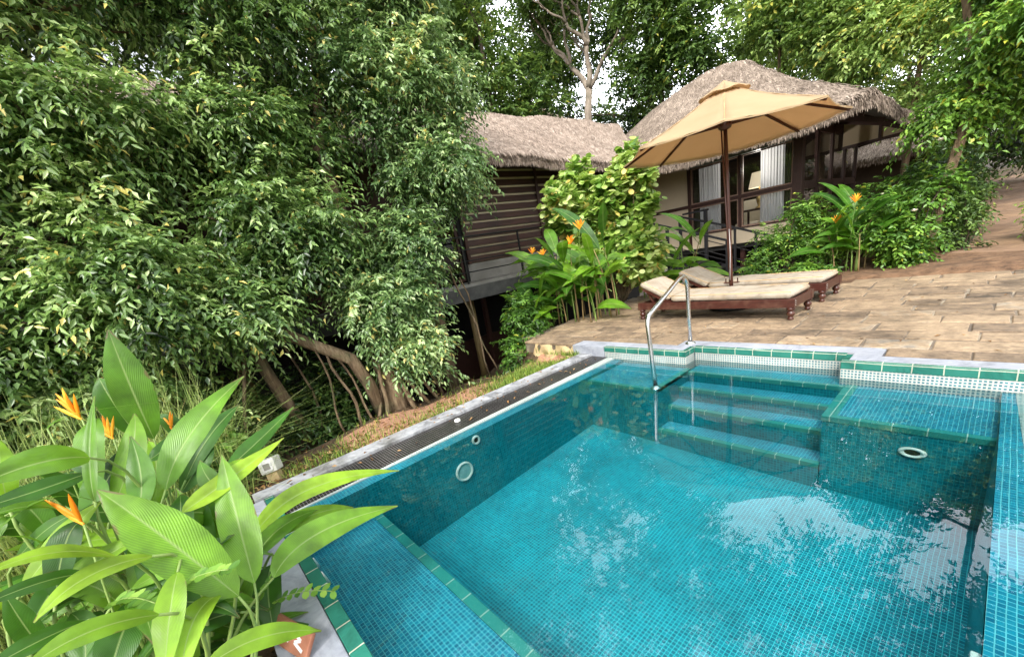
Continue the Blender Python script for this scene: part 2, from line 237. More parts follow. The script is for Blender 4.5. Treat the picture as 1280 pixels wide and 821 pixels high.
# ------------------------------------------------------------------ mesh builder
class MB:
    def __init__(s): s.v = []; s.f = []; s.mi = []; s.sm = []; s.uv = {}; s.att = []
    def quad(s, pts, mi=0, att=0.5, smooth=False, uvs=None):
        b = len(s.v); s.v += [tuple(p) for p in pts]; s.f.append(tuple(range(b, b + len(pts)))); s.mi.append(mi); s.sm.append(smooth); s.att.append(att)
        if uvs: s.uv[len(s.f) - 1] = uvs
    def box(s, x0, x1, y0, y1, z0, z1, mi=0, att=.5, skip=''):
        P = [(x0, y0, z0), (x1, y0, z0), (x1, y1, z0), (x0, y1, z0), (x0, y0, z1), (x1, y0, z1), (x1, y1, z1), (x0, y1, z1)]
        F = {'b': (0, 3, 2, 1), 't': (4, 5, 6, 7), 's': (0, 1, 5, 4), 'e': (1, 2, 6, 5), 'n': (2, 3, 7, 6), 'w': (3, 0, 4, 7)}
        b = len(s.v); s.v += P
        for k, f in F.items():
            if k in skip: continue
            s.f.append(tuple(b + i for i in f)); s.mi.append(mi); s.sm.append(False); s.att.append(att)
    def beam(s, a, b, w, h, mi=0, up=(0, 0, 1), att=.5):
        a = Vector(a); b = Vector(b); d = (b - a).normalized(); u = Vector(up)
        r = d.cross(u)
        if r.length < 1e-4: r = d.cross(Vector((1, 0, 0)))
        r.normalize(); u = r.cross(d)
        P = []
        for q in (a, b):
            for sx, sz in ((-1, -1), (1, -1), (1, 1), (-1, 1)): P.append(tuple(q + r * sx * w / 2 + u * sz * h / 2))
        base = len(s.v); s.v += P
        for f in ((0, 3, 2, 1), (4, 5, 6, 7), (0, 1, 5, 4), (1, 2, 6, 5), (2, 3, 7, 6), (3, 0, 4, 7)):
            s.f.append(tuple(base + i for i in f)); s.mi.append(mi); s.sm.append(False); s.att.append(att)
    def tube(s, pts, rad, n=10, mi=0, cap=True, att=.5, squash=1., wob=0.):
        pts = [Vector(p) for p in pts]
        if not hasattr(rad, '__len__'): rad = [rad] * len(pts)
        base = len(s.v); prev = None
        for i, p in enumerate(pts):
            if i == 0: d = pts[1] - p
            elif i == len(pts) - 1: d = p - pts[i - 1]
            else: d = (pts[i + 1] - pts[i - 1])
            d.normalize()
            if prev is None:
                r = d.cross(Vector((0, 0, 1)))
                if r.length < .05: r = d.cross(Vector((0, 1, 0)))
            else: r = prev - d * prev.dot(d)
            r.normalize(); prev = r; u = d.cross(r)
            for k in range(n):
                a = 2 * math.pi * k / n
                rr = rad[i] * (1 + (wob * math.sin(3 * a + i * .7) + wob * .6 * math.sin(5 * a - i * 1.1) if wob else 0))
                s.v.append(tuple(p + r * math.cos(a) * rr + u * math.sin(a) * rr * squash))
        for i in range(len(pts) - 1):
            for k in range(n):
                k2 = (k + 1) % n
                s.f.append((base + i * n + k, base + i * n + k2, base + (i + 1) * n + k2, base + (i + 1) * n + k)); s.mi.append(mi); s.sm.append(True); s.att.append(att)
        if cap:
            s.f.append(tuple(base + k for k in range(n))[::-1]); s.mi.append(mi); s.sm.append(False); s.att.append(att)
            e = base + (len(pts) - 1) * n
            s.f.append(tuple(e + k for k in range(n))); s.mi.append(mi); s.sm.append(False); s.att.append(att)
    def lathe(s, c, prof, n=16, mi=0, axis=(0, 0, 1)):
        """prof: (radius, height along the axis)"""
        ax = Vector(axis).normalized(); r0 = ax.cross(Vector((0, 1, 0)))
        if r0.length < .1: r0 = ax.cross(Vector((1, 0, 0)))
        r0.normalize(); u0 = ax.cross(r0); c = Vector(c); base = len(s.v)
        for r, h in prof:
            for k in range(n):
                a = 2 * math.pi * k / n; s.v.append(tuple(c + ax * h + r0 * math.cos(a) * r + u0 * math.sin(a) * r))
        for i in range(len(prof) - 1):
            for k in range(n):
                k2 = (k + 1) % n
                s.f.append((base + i * n + k, base + i * n + k2, base + (i + 1) * n + k2, base + (i + 1) * n + k)); s.mi.append(mi); s.sm.append(True); s.att.append(.5)
    def grid(s, G, mi=0, smooth=True, att=.5, uvf=None):
        """G: rows of points"""
        base = len(s.v); nr = len(G); nc = len(G[0])
        for row in G: s.v += [tuple(p) for p in row]
        for i in range(nr - 1):
            for j in range(nc - 1):
                s.f.append((base + i * nc + j, base + i * nc + j + 1, base + (i + 1) * nc + j + 1, base + (i + 1) * nc + j)); s.mi.append(mi); s.sm.append(smooth); s.att.append(att)
                if uvf: s.uv[len(s.f) - 1] = [uvf(i, j), uvf(i, j + 1), uvf(i + 1, j + 1), uvf(i + 1, j)]
    def build(s, name, mats, parent=None, bevel=0, auto=None, offset=(0, 0, 0)):
        me = bpy.data.meshes.new(name)
        me.from_pydata(s.v, [], s.f)
        if not isinstance(mats, (list, tuple)): mats = [mats]
        for m in mats: me.materials.append(m)
        me.polygons.foreach_set('material_index', s.mi); me.polygons.foreach_set('use_smooth', s.sm)
        a = me.attributes.new('v', 'FLOAT', 'FACE'); a.data.foreach_set('value', [float(x) for x in s.att])
        uvl = me.uv_layers.new(name='UVMap')
        for p in me.polygons:
            if p.index in s.uv:
                for li, c in zip(p.loop_indices, s.uv[p.index]): uvl.data[li].uv = c
            else:
                n = p.normal; ax, ay, az = abs(n.x), abs(n.y), abs(n.z)
                for li in p.loop_indices:
                    c = me.vertices[me.loops[li].vertex_index].co
                    uvl.data[li].uv = (c.x, c.y) if az >= ax and az >= ay else ((c.y, c.z) if ax >= ay else (c.x, c.z))
        me.update()
        o = bpy.data.objects.new(name, me); COL.objects.link(o)
        if bevel:
            b = o.modifiers.new('Bevel', 'BEVEL'); b.width = bevel; b.segments = 2; b.limit_method = 'ANGLE'; b.angle_limit = R(40)
        if parent: attach(o, parent)
        return o

def attach(o, parent):
    """parent o, keeping its vertices where they are in the world"""
    o.parent = parent
    w = Vector((0, 0, 0)); p = parent
    while p: w += p.location; p = p.parent
    o.location = o.location - w

def tag(o, label, cat, group=None, kind=None):
    o['label'] = label; o['category'] = cat
    if group: o['group'] = group
    if kind: o['kind'] = kind
    return o
def thing(name, label, cat, loc=(0, 0, 0), group=None):
    o = bpy.data.objects.new(name, None); COL.objects.link(o); o.location = loc; o.empty_display_size = .1
    return tag(o, label, cat, group)
def struct(o, label=None, cat=None):
    o['kind'] = 'structure'
    o['label'] = label or o.name.replace('_', ' '); o['category'] = cat or o.name.replace('_', ' ')
    return o

# ------------------------------------------------------------------ fast foliage (numpy)
def np_mesh(name, V, F, mat, att=None, parent=None, smooth=True):
    """V (n,3), F (m,k) same polygon size"""
    me = bpy.data.meshes.new(name); n, k = F.shape
    me.vertices.add(len(V)); me.vertices.foreach_set('co', V.astype(np.float32).ravel())
    me.loops.add(n * k); me.loops.foreach_set('vertex_index', F.astype(np.int32).ravel())
    me.polygons.add(n); me.polygons.foreach_set('loop_start', (np.arange(n) * k).astype(np.int32))
    try: me.polygons.foreach_set('loop_total', np.full(n, k, dtype=np.int32))
    except Exception: pass
    me.materials.append(mat); me.polygons.foreach_set('use_smooth', np.full(n, smooth))
    me.update(calc_edges=True); me.validate()
    if att is not None:
        a = me.attributes.new('v', 'FLOAT', 'FACE'); a.data.foreach_set('value', att.astype(np.float32))
    o = bpy.data.objects.new(name, me); COL.objects.link(o)
    if parent: attach(o, parent)
    return o
def unit(a): return a / np.maximum(np.linalg.norm(a, axis=-1, keepdims=True), 1e-9)
def leaves_arrays(pos, dirs, nrm, length, width, fold=.25):
    """a folded pointed leaf of two triangles-pairs: base, left, tip, right (+ mid dip)"""
    d = unit(dirs); s = unit(np.cross(d, nrm)); n = np.cross(s, d)
    L_ = length[:, None]; W = width[:, None] * .5
    base = pos; tip = pos + d * L_ - n * L_ * .12; mid = pos + d * L_ * .45
    l = mid - s * W + n * W * fold * 2; r = mid + s * W + n * W * fold * 2
    n_ = len(pos)
    V = np.stack([base, l, tip, r], 1).reshape(-1, 3)
    i = np.arange(n_)[:, None] * 4
    F = np.concatenate([i + np.array([[0, 2, 1]]), i + np.array([[0, 3, 2]])], 0)
    return V, F
def leaves_round(pos, dirs, nrm, length, width, fold=.2, full=.0):
    d = unit(dirs); s = unit(np.cross(d, nrm)); n = np.cross(s, d); L_ = length[:, None]; W = width[:, None] * .5
    pt = lambda a, b, c: pos + d * L_ * a + s * W * b + n * (W * abs(b) * fold * 2 - L_ * c)
    V = np.stack([pt(0, 0, 0), pt(.22 - full * .12, -.72 - full * .2, 0), pt(.62 + full * .12, -.85 - full * .1, .03), pt(1, 0, .12), pt(.62 + full * .12, .85 + full * .1, .03), pt(.22 - full * .12, .72 + full * .2, 0)], 1).reshape(-1, 3)
    i = np.arange(len(pos))[:, None] * 6
    return V, np.concatenate([i + np.array([[0, 3, 2, 1]]), i + np.array([[0, 5, 4, 3]])], 0)
def leaves_disc(pos, dirs, nrm, length, width):
    d = unit(dirs); s = unit(np.cross(d, nrm)); n = np.cross(s, d); L_ = length[:, None]; W = width[:, None] * .5; k = 8; V = []
    for j in range(k):
        a = 2 * math.pi * j / k; V.append(pos + d * L_ * (.5 - .5 * math.cos(a)) * (1.0 if j else .12 / .5 * 0 + 1) + s * W * math.sin(a) - n * L_ * .10 * (.5 - .5 * math.cos(a)) ** 2)
    return np.stack(V, 1).reshape(-1, 3), np.arange(len(pos))[:, None] * k + np.arange(k)[None, ::-1]
def puff_leaves(centres, radii, ntw, nlf, llen, lwid, droop=.5, twl=.4, up=.0, rg=rng, shell=.35, bright=(.25, .8), spread=.9, tip_up=0., shape=0, full=0., tone=None):
    """twigs radiating out of each puff and drooping, leaves alternating along them"""
    centres = np.asarray(centres, float); radii = np.asarray(radii, float)
    k = len(centres); nt = k * ntw
    c = np.repeat(centres, ntw, 0); r = np.repeat(radii, ntw)
    o = unit(rg.normal(size=(nt, 3)) * [1, 1, .75] + [0, 0, .15])
    start = c + o * (r * rg.uniform(shell * .3, 1 - shell, nt))[:, None]
    d0 = unit(o + rg.normal(size=(nt, 3)) * .35 + [0, 0, up])
    tl = twl * rg.uniform(.6, 1.2, nt)
    pv = np.clip(rg.normal(0, .13, k), -.26, .26) + (0 if tone is None else tone); tv = np.repeat(pv, ntw) + rg.uniform(-.1, .1, nt)
    t = np.linspace(.08, 1, nlf)[None, :, None] + rg.uniform(-.03, .03, (nt, nlf, 1))
    P = start[:, None] + d0[:, None] * tl[:, None, None] * t + np.array([0, 0, -1.])[None, None] * (droop * tl[:, None, None] * t ** 2)
    D = d0[:, None] + np.array([0, 0, -1.])[None, None] * (2 * droop * t)
    side = unit(np.cross(unit(D), np.array([0, 0, 1.]))) * np.where(np.arange(nlf) % 2, 1, -1)[None, :, None]
    ld = unit(D) * .75 + side * spread + rg.normal(size=P.shape) * .28 + np.array([0, 0, -droop * .6 + tip_up])
    nrm = np.array([0, 0, 1.]) + rg.normal(size=P.shape) * .45 + o[:, None] * .5
    P = P.reshape(-1, 3); ld = ld.reshape(-1, 3); nrm = nrm.reshape(-1, 3); m = len(P)
    ll = llen * rg.uniform(.65, 1.2, m); lw = lwid * rg.uniform(.7, 1.15, m)
    V, F = leaves_disc(P, ld, nrm, ll, lw) if full else leaves_round(P, ld, nrm, ll, lw, full=full) if shape else leaves_arrays(P, ld, nrm, ll, lw)
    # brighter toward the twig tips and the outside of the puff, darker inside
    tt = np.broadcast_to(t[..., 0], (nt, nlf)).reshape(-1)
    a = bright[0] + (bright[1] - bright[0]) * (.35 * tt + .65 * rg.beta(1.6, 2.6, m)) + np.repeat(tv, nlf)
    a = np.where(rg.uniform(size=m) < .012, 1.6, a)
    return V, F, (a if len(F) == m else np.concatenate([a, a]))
def merge(parts):
    Vs, Fs, As = [], [], []; b = 0
    for V, F, A in parts: Vs.append(V); Fs.append(F + b); As.append(A); b += len(V)
    return np.concatenate(Vs), np.concatenate(Fs), np.concatenate(As)
def limbs(mb, base, tip, r0, r1, segs=7, wig=.12, rg=rng, n=8, wob=.06):
    base = np.array(base, float); tip = np.array(tip, float); L_ = np.linalg.norm(tip - base)
    pts = []; 
    ph = rg.uniform(0, 6.28, 3)
    for i in range(segs + 1):
        t = i / segs
        p = base + (tip - base) * t + np.array([math.sin(ph[0] + t * 5), math.sin(ph[1] + t * 4.3), .4 * math.sin(ph[2] + t * 5)]) * wig * L_ * t * (1 - t) * 2
        pts.append(tuple(p))
    mb.tube(pts, [r0 + (r1 - r0) * (i / segs) ** .8 for i in range(segs + 1)], n, wob=wob)
    return pts
def ellipsoid_puffs(c, rad, n, rg, inner=.55, bias=None, zmin=-9):
    """centres spread through the outer part of an uneven ellipsoid"""
    out = []
    while len(out) < n:
        d = unit(rg.normal(size=3)); 
        if bias is not None and rg.uniform() > .5 + .5 * float(np.dot(d, bias)) + .15: continue
        lump = 1 + .16 * math.sin(d[0] * 5 + c[0]) + .13 * math.sin(d[1] * 6 + c[1] * 2) + .1 * math.sin(d[2] * 7)
        p = np.array(c) + d * np.array(rad) * rg.uniform(inner, 1.0) * lump
        if p[2] > zmin: out.append(p)
    return np.array(out)
# ================================================================== GROUND, TERRACE, POOL
WZ = -.145
def ground_h(x, y):
    if -3.45 < x < .9 and .0 < y < 4.15: return -1.6
    n = .03 * math.sin(x * 3.1 + y * 1.7) + .025 * math.sin(x * 1.3 - y * 4.1) + .02 * math.sin(x * 7 + y * 5)
    if y >= 8.0 and x > -2.6:                                   # the dirt and the path rising away on the right
        t = min(1, (y - 7.9) / .5); s = max(0, min(1, (x + 2.6) / 1.2))
        return (-.12 + .15 * t) * s + (-.15) * (1 - s) + max(0, y - 8.6) * .07 + n * .5
    if x > -4.95 and y > 3.9: return -.14 + n * .3 + max(0, y - 12) * .05
    if y <= .02 and x > -3.6: return -.42 + n + .03 * min(0, y)
    e = -3.5 - x
    h = -.20 - .09 * max(0, e) - .50 * max(0, e - 1.1)
    if y > 3.9:
        h = -.25 - .5 * max(0, -4.9 - x)
    h = max(h, -1.5)
    if x < -10: h = min(1.0, -1.5 + (-10 - x) * .06)
    return h + n
def axis(a, b, st, far):
    c = list(np.arange(a, b + 1e-6, st)); s = st; v = a
    lo = []
    while v > -far: s *= 1.35; v -= s; lo.append(v)
    s = st; v = b; hi = []
    while v < far: s *= 1.35; v += s; hi.append(v)
    return lo[::-1] + c + hi
gx = axis(-9.5, 2.0, .13, 140); gy = axis(-3.0, 12.5, .13, 160)
mb = MB()
nc = len(gx)
for yy in gy:
    for xx in gx: mb.v.append((float(xx), float(yy), ground_h(xx, yy)))
for j in range(len(gy) - 1):
    for i in range(nc - 1):
        x = (gx[i] + gx[i + 1]) / 2; y = (gy[j] + gy[j + 1]) / 2
        mi = 0
        if y > 7.9 and x > -2.8: mi = 1
        if y > 9.6 and x > -.55 + .02 * (y - 9.6): mi = 3
        if -4.35 - .1 * math.sin(y * 4) < x < -3.3 and .9 < y < 4.0: mi = 2
        if x < -12 or x > 6 or y < -6 or y > 22: mi = 0
        mb.f.append((j * nc + i, j * nc + i + 1, (j + 1) * nc + i + 1, (j + 1) * nc + i)); mb.mi.append(mi); mb.sm.append(True); mb.att.append(.5)
struct(mb.build('ground', [M['grass_earth'], M['earth'], M['gravel'], M['path']]), 'brown earth and leaf litter around the pool and under the trees', 'ground')

# flagstone terrace -------------------------------------------------
rs = random.Random(5)
mb = MB()
def stone(x0, x1, y0, y1):
    j = lambda s=.010: rs.uniform(-s, s)
    c = [(x0 + j(), y0 + j()), (x1 + j(), y0 + j()), (x1 + j(), y1 + j()), (x0 + j(), y1 + j())]
    z = rs.uniform(-.007, .005); a = min(.92, max(.12, rs.gauss(.48, .17)))
    ch = .008
    cx = (x0 + x1) / 2; cy = (y0 + y1) / 2
    t = [(px + (ch if px < cx else -ch), py + (ch if py < cy else -ch)) for px, py in c]
    b = len(mb.v)
    mb.v += [(px, py, -.03) for px, py in c] + [(px, py, z - .006) for px, py in c] + [(px, py, z + rs.uniform(-.002, .002)) for px, py in t]
    for k in range(4):
        k2 = (k + 1) % 4
        for o in (0, 4): mb.f.append((b + o + k, b + o + k2, b + o + 4 + k2, b + o + 4 + k)); mb.mi.append(0); mb.sm.append(False); mb.att.append(a)
    mb.f.append((b + 8, b + 9, b + 10, b + 11)); mb.mi.append(0); mb.sm.append(False); mb.att.append(a)
def row(xa, xb, y0, y1):
    x = xa
    while x < xb - .1:
        w = rs.uniform(.30, .66)
        if xb - (x + w) < .25: w = xb - x
        g = rs.choice([.006, .009, .012])
        if y1 - y0 > .34 and rs.random() < .25 and w < .7:
            m_ = (y0 + y1) / 2 + rs.uniform(-.03, .03)
            stone(x + g, x + w - g, y0 + .006, m_ - .006); stone(x + g, x + w - g, m_ + .006, y1 - .006)
        else: stone(x + g, x + w - g, y0 + .012 + rs.uniform(-.005, .005), y1 - .012 + rs.uniform(-.005, .005))
        x += w
row(-4.62, -3.64, 3.98, 4.195)
row(-4.66, -2.27, 4.20, 4.405)
row(-.52, 3.4, 4.175, 4.405)
y = 4.415
while y < 8.3:
    h = rs.choice([.22, .27, .31, .36, .29])
    xl = -4.68 - (y - 4.4) * .3 if y < 5.2 else -4.95
    xr = 3.4
    if y + h > 7.95: xl = max(-1.5 + (y - 7.95) * 4.5, -1.5)
    if xl < xr: row(xl + rs.uniform(-.05, .05), xr, y, y + h)
    y += h + .004
terr = mb.build('terrace', [M['stone']])
struct(terr, 'worn tan flagstone terrace behind the pool', 'terrace')
mb = MB()
mb.box(-4.6, -3.62, 4.0, 4.2, -.3, -.012); mb.box(-4.9, -2.28, 4.202, 4.40, -.3, -.012); mb.box(-.515, 3.4, 4.178, 4.40, -.3, -.012); mb.box(-4.9, 3.4, 4.402, 7.95, -.3, -.012); mb.box(-1.3, 3.4, 7.952, 8.32, -.3, -.016)
bed = mb.build('terrace_bed', M['joint']); struct(bed, 'mortar bed showing in the joints of the terrace', 'paving joints')
# rough sandstone block under the terrace corner
mb = MB(); rows = []
for i in range(9):
    t = i / 8; row_ = []
    for j in range(20):
        s = j / 19
        x = -4.52 + s * .93; z = -.42 + t * .395
        y0 = 3.985 - .10 * (1 - t) ** 2 + .02 * math.sin(s * 17 + t * 5) + .014 * math.sin(s * 40 - t * 9)
        if s < .12: y0 += (.12 - s) * 2.2; x += (.12 - s) * .1
        row_.append((x, y0, z))
    rows.append(row_)
mb.grid(rows)
sb = mb.build('sandstone_block', M['sandstone']); tag(sb, 'rough yellow sandstone footing under the left corner of the terrace', 'stone block')

# swimming pool -------------------------------------------------------
pool = thing('swimming_pool', 'teal mosaic plunge pool with green edge tiles, steps and a bench', 'swimming pool', (-1.4, 2.1, -.145))
XL, XR = -2.83, .105
def fz(x, y):   # floor plane
    return -.863 + (y - .95) / 2.33 * .143 + (x + 2.83) / 2.94 * (-.10) * max(0, (y - .95) / 2.33)
mb = MB()
Gr = [[(XL + (XR - XL) * i / 6, .74 + (3.29 - .74) * j / 6, fz(XL + (XR - XL) * i / 6, .74 + (3.29 - .74) * j / 6)) for i in range(7)] for j in range(7)]
mb.grid(Gr, smooth=False); mb.build('pool_floor', M['mosaic'], pool)
mb = MB()
mb.quad([(XL, .17, -1), (XL, 3.28, -1), (XL, 3.28, -.1535), (XL, .17, -.1535)]); mb.quad([(XL, 3.28, -.3), (XL, 3.97, -.3), (XL, 3.97, -.1535), (XL, 3.28, -.1535)])
mb.build('pool_wall', M['mosaic_wall'], pool)
mb = MB(); mb.quad([(XR, 3.97, -1), (XR, .17, -1), (XR, .17, -.1525), (XR, 3.97, -.1525)]); mb.build('pool_wall', M['mosaic_wall'], pool)
mb = MB(); mb.quad([(XR, .18, -.45), (XL, .18, -.45), (XL, .18, -.107), (XR, .18, -.107)][::-1]); mb.build('pool_wall', M['mosaic_wall'], pool)
# front bench
bn = MB()
bn.quad([(XL, .182, -.41), (XR, .182, -.41), (XR, .687, -.41), (XL, .687, -.41)]); bn.build('bench', M['mosaic_shelf'], pool)
bn = MB(); bn.quad([(XL, .747, -.96), (XR, .747, -.96), (XR, .747, -.44), (XL, .747, -.44)][::-1]); bn.build('bench_front', M['mosaic_wall'], pool)
def nosing(x0, x1, y0, y1, zt, h=.035, n='nosing', depth=None):
    b = MB(); b.box(x0, x1, y0, y1, zt - h, zt + .002); o = b.build(n, M['nosing'], pool); return o
nosing(XL + .001, XR - .001, .689, .749, -.41)
# shelves left and right of the stairs
for (a, b_, zt) in ((XL, -2.0, -.185), (-.70, XR, -.20)):
    mb = MB()
    mb.quad([(a, 3.28, zt), (b_, 3.28, zt), (b_, 3.97, zt), (a, 3.97, zt)], 0)
    o = mb.build('shelf', M['mosaic_shelf'], pool)
    mb = MB()
    mb.quad([(a, 3.279, -1), (b_, 3.279, -1), (b_, 3.279, zt - .01), (a, 3.279, zt - .01)], 0)
    xs = b_ if a == XL else a
    mb.quad([(xs, 3.28, -1), (xs, 4.17, -1), (xs, 4.17, zt - .01), (xs, 3.28, zt - .01)], 0)
    mb.build('shelf_front', M['mosaic_wall'], pool)
nosing(XL + .001, -2.002, 3.274, 3.322, -.185); nosing(-2.05, -2.0, 3.3225, 3.97, -.185, n='nosing')
nosing(-.706, XR - .001, 3.274, 3.322, -.20); nosing(-.706, -.625, 3.3225, 3.97, -.20)
# steps
for (yn, zt, ynext) in ((3.90, -.20, 4.17), (3.69, -.30, 3.9), (3.475, -.42, 3.69), (3.26, -.59, 3.475)):
    mb = MB(); mb.quad([(-1.998, yn + .05, zt), (-.702, yn + .05, zt), (-.702, ynext, zt), (-1.998, ynext, zt)]); mb.build('step', M['mosaic_shelf'], pool)
    mb = MB(); mb.quad([(-1.998, yn + .004, -1.0), (-.702, yn + .004, -1.0), (-.702, yn + .004, zt - .03), (-1.998, yn + .004, zt - .03)]); mb.build('riser', M['mosaic_wall'], pool)
    nosing(-1.998, -.702, yn, yn + .05, zt, .032)
# overflow edges
mb = MB(); mb.box(-2.95, XL - .003, .18, 3.966, -.35, -.153); mb.build('overflow_edge', M['mosaic_shelf'], pool)
mb = MB(); mb.quad([(-2.9502, .18, -.154), (-2.9502, 3.964, -.154), (-2.972, 3.964, -.136), (-2.955, .18, -.146)][::-1], 0); mb.quad([(-2.972, 3.964, -.136), (-2.955, .18, -.146), (-2.958, .18, -.140), (-3.045, 3.964, -.131)], 0)
mb.build('limescale_edge', M['mosaic_white'], pool)
mb = MB(); mb.quad([(-2.956, .18, -.142), (-2.958, .18, -.142), (-3.045, 3.964, -.132), (-3.29, 3.964, -.128), (-3.29, .18, -.128)]); mb.build('black_gutter', M['mosaic_black'], pool)
mb = MB(); mb.box(XR + .003, .30, .18, 3.966, -.35, -.152); mb.build('overflow_edge', M['mosaic_shelf'], pool)
mb = MB(); mb.quad([(.27, 1.0, -.1490), (.165, 3.964, -.1490), (.50, 3.964, -.125), (.50, 1.0, -.125)]); mb.build('limescale_edge', M['mosaic_white'], pool)
mb = MB(); mb.box(.502, .68, .10, 3.96, -.5, -.09); mb.build('kerb', M['kerb'], pool, .006)
# kerb along the left
mb = MB(); mb.box(-3.47, -3.292, .06, 3.955, -.6, -.10); mb.build('kerb', M['kerb'], pool, .006)
# front coping and concrete ledge
mb = MB(); mb.box(-3.29, .50, .115, .179, -.16, -.10); mb.build('coping', M['coping'], pool, .004)
mb = MB(); mb.box(-3.29, .50, -.10, .113, -.6, -.103); mb.build('concrete_ledge', M['concrete'], pool, .006)
# rear copings: green tiles, a band of waterline mosaic, grey concrete behind
def rear(x0, x1, y, skipw=False):
    mb = MB(); mb.box(x0, x1, y, y + .045, -.066, 0); mb.build('coping', M['coping'], pool, .004)
    mb = MB(); mb.box(x0 + .002, x1 - .002, y + .004, y + .045, -.30, -.067); mb.build('waterline_band', M['mosaic_line'], pool)
rear(-3.10, -2.05, 3.97); rear(-2.0495, -.7505, 4.17); rear(-.75, 1.6, 3.97)
for xx, s in ((-2.05, 1), (-.75, -1)):
    mb = MB(); mb.box(min(xx, xx - s * .045), max(xx, xx - s * .045), 4.0155, 4.1695, -.066, .0); mb.build('coping', M['coping'], pool, .003)
    mb = MB(); a, b_ = xx - s * .004, xx - s * .04; mb.box(min(a, b_), max(a, b_), 4.0155, 4.172, -.30, -.067); mb.build('waterline_band', M['mosaic_line'], pool)
mb = MB()
mb.box(-3.60, -3.102, 3.955, 4.19, -.45, -.001); mb.box(-3.1015, -2.10, 4.017, 4.19, -.3, -.001); mb.box(-3.1015, -2.25, 4.1905, 4.196, -.3, -.002)
mb.box(-2.25, -2.0955, 4.1905, 4.40, -.3, -.001); mb.box(-2.095, -.56, 4.2165, 4.40, -.3, -.001); mb.box(-.7045, 1.6, 4.017, 4.165, -.3, -.001); mb.box(-.7045, -.53, 4.1655, 4.2155, -.3, -.001)
mb.box(-.5595, -.53, 4.2165, 4.38, -.3, -.001)
mb.build('concrete_coping', M['concrete'], pool)
# fittings in the pool
def ring(name, c, axis_, r, rt, mat, parent, lens=None, sq=1.):
    mb = MB(); ax = Vector(axis_)
    prof = [(r - rt, 0), (r - rt, .008), (r - rt * .6, .018), (r - rt * .2, .018), (r, .008), (r, 0)]
    mb.lathe(c, prof, 24, axis=ax); o = mb.build(name, mat, parent)
    if lens:
        m2 = MB(); m2.lathe(c, [(0.0001, .012), (r * .4, .011), (r - rt, .006)], 24, axis=ax); m2.build('lens', lens, o)
    return o
ring('pool_light', (XL, 1.52, -.44), (1, 0, 0), .088, .022, M['white_pvc'], pool, M['lens'])
ring('water_inlet', (XL, 1.70, -.215), (1, 0, 0), .042, .02, M['white_pvc'], pool, M['dark_gap'])
ring('water_inlet', (-2.12, .18, -.18), (0, 1, .25), .045, .022, M['white_pvc'], pool, M['dark_gap'])
ring('water_inlet', (-2.30, .18, -.18), (0, 1, .25), .036, .018, M['white_pvc'], pool, M['dark_gap'])
wi = ring('water_inlet', (-.223, 3.277, -.36), (0, -1, 0), .068, .03, M['white_pvc'], pool, M['dark_gap'])
for o_ in (wi, wi.children[0]):
    for v_ in o_.data.vertices: v_.co.z = -.36 + (v_.co.z + .36) * .5
ring('water_inlet', (-3.18, 1.76, -.130), (0, 0, 1), .03, .016, M['white_pvc'], pool, M['dark_gap'])
mb = MB(); mb.box(XR - .022, XR + .003, 1.50, 1.56, -.26, -.165); mb.box(XR - .03, XR - .02, 1.515, 1.545, -.24, -.185); mb.build('skimmer_mouth', M['white_pvc'], pool, .008)
# water
mb = MB(); n_ = 2
mb.quad([(-2.9625, .18, WZ), (.30, .18, WZ), (.20, 3.972, WZ), (-2.9625, 3.972, WZ)]); mb.quad([(-2.047, 3.972, WZ), (-.752, 3.972, WZ), (-.752, 4.173, WZ), (-2.047, 4.173, WZ)])
struct(mb.build('pool_water', M['water']), 'clear still water of the pool', 'water')

# stainless handrail -------------------------------------------------
hr = thing('pool_handrail', 'polished steel handrail over the left end of the pool steps', 'handrail', (-2.15, 4.29, 0))
pts = [(-2.15, 4.29, 0), (-2.155, 4.29, .30), (-2.16, 4.29, .62), (-2.163, 4.285, .68), (-2.166, 4.262, .725), (-2.166, 4.225, .748), (-2.165, 4.175, .75), (-2.16, 4.10, .733), (-2.12, 3.75, .625), (-2.085, 3.42, .528), (-2.078, 3.365, .508), (-2.072, 3.338, .475), (-2.068, 3.328, .43), (-2.05, 3.328, .1), (-2.030, 3.328, -.183)]
mb = MB(); mb.tube(pts, .0215, 16); mb.build('rail', M['steel'], hr)
for c in ((-2.15, 4.29, 0), (-2.030, 3.328, -.183)):
    mb = MB(); mb.lathe(c, [(.055, 0), (.053, .006), (.035, .016), (.026, .024), (.0225, .026)], 20); mb.build('base_flange', M['steel'], hr)

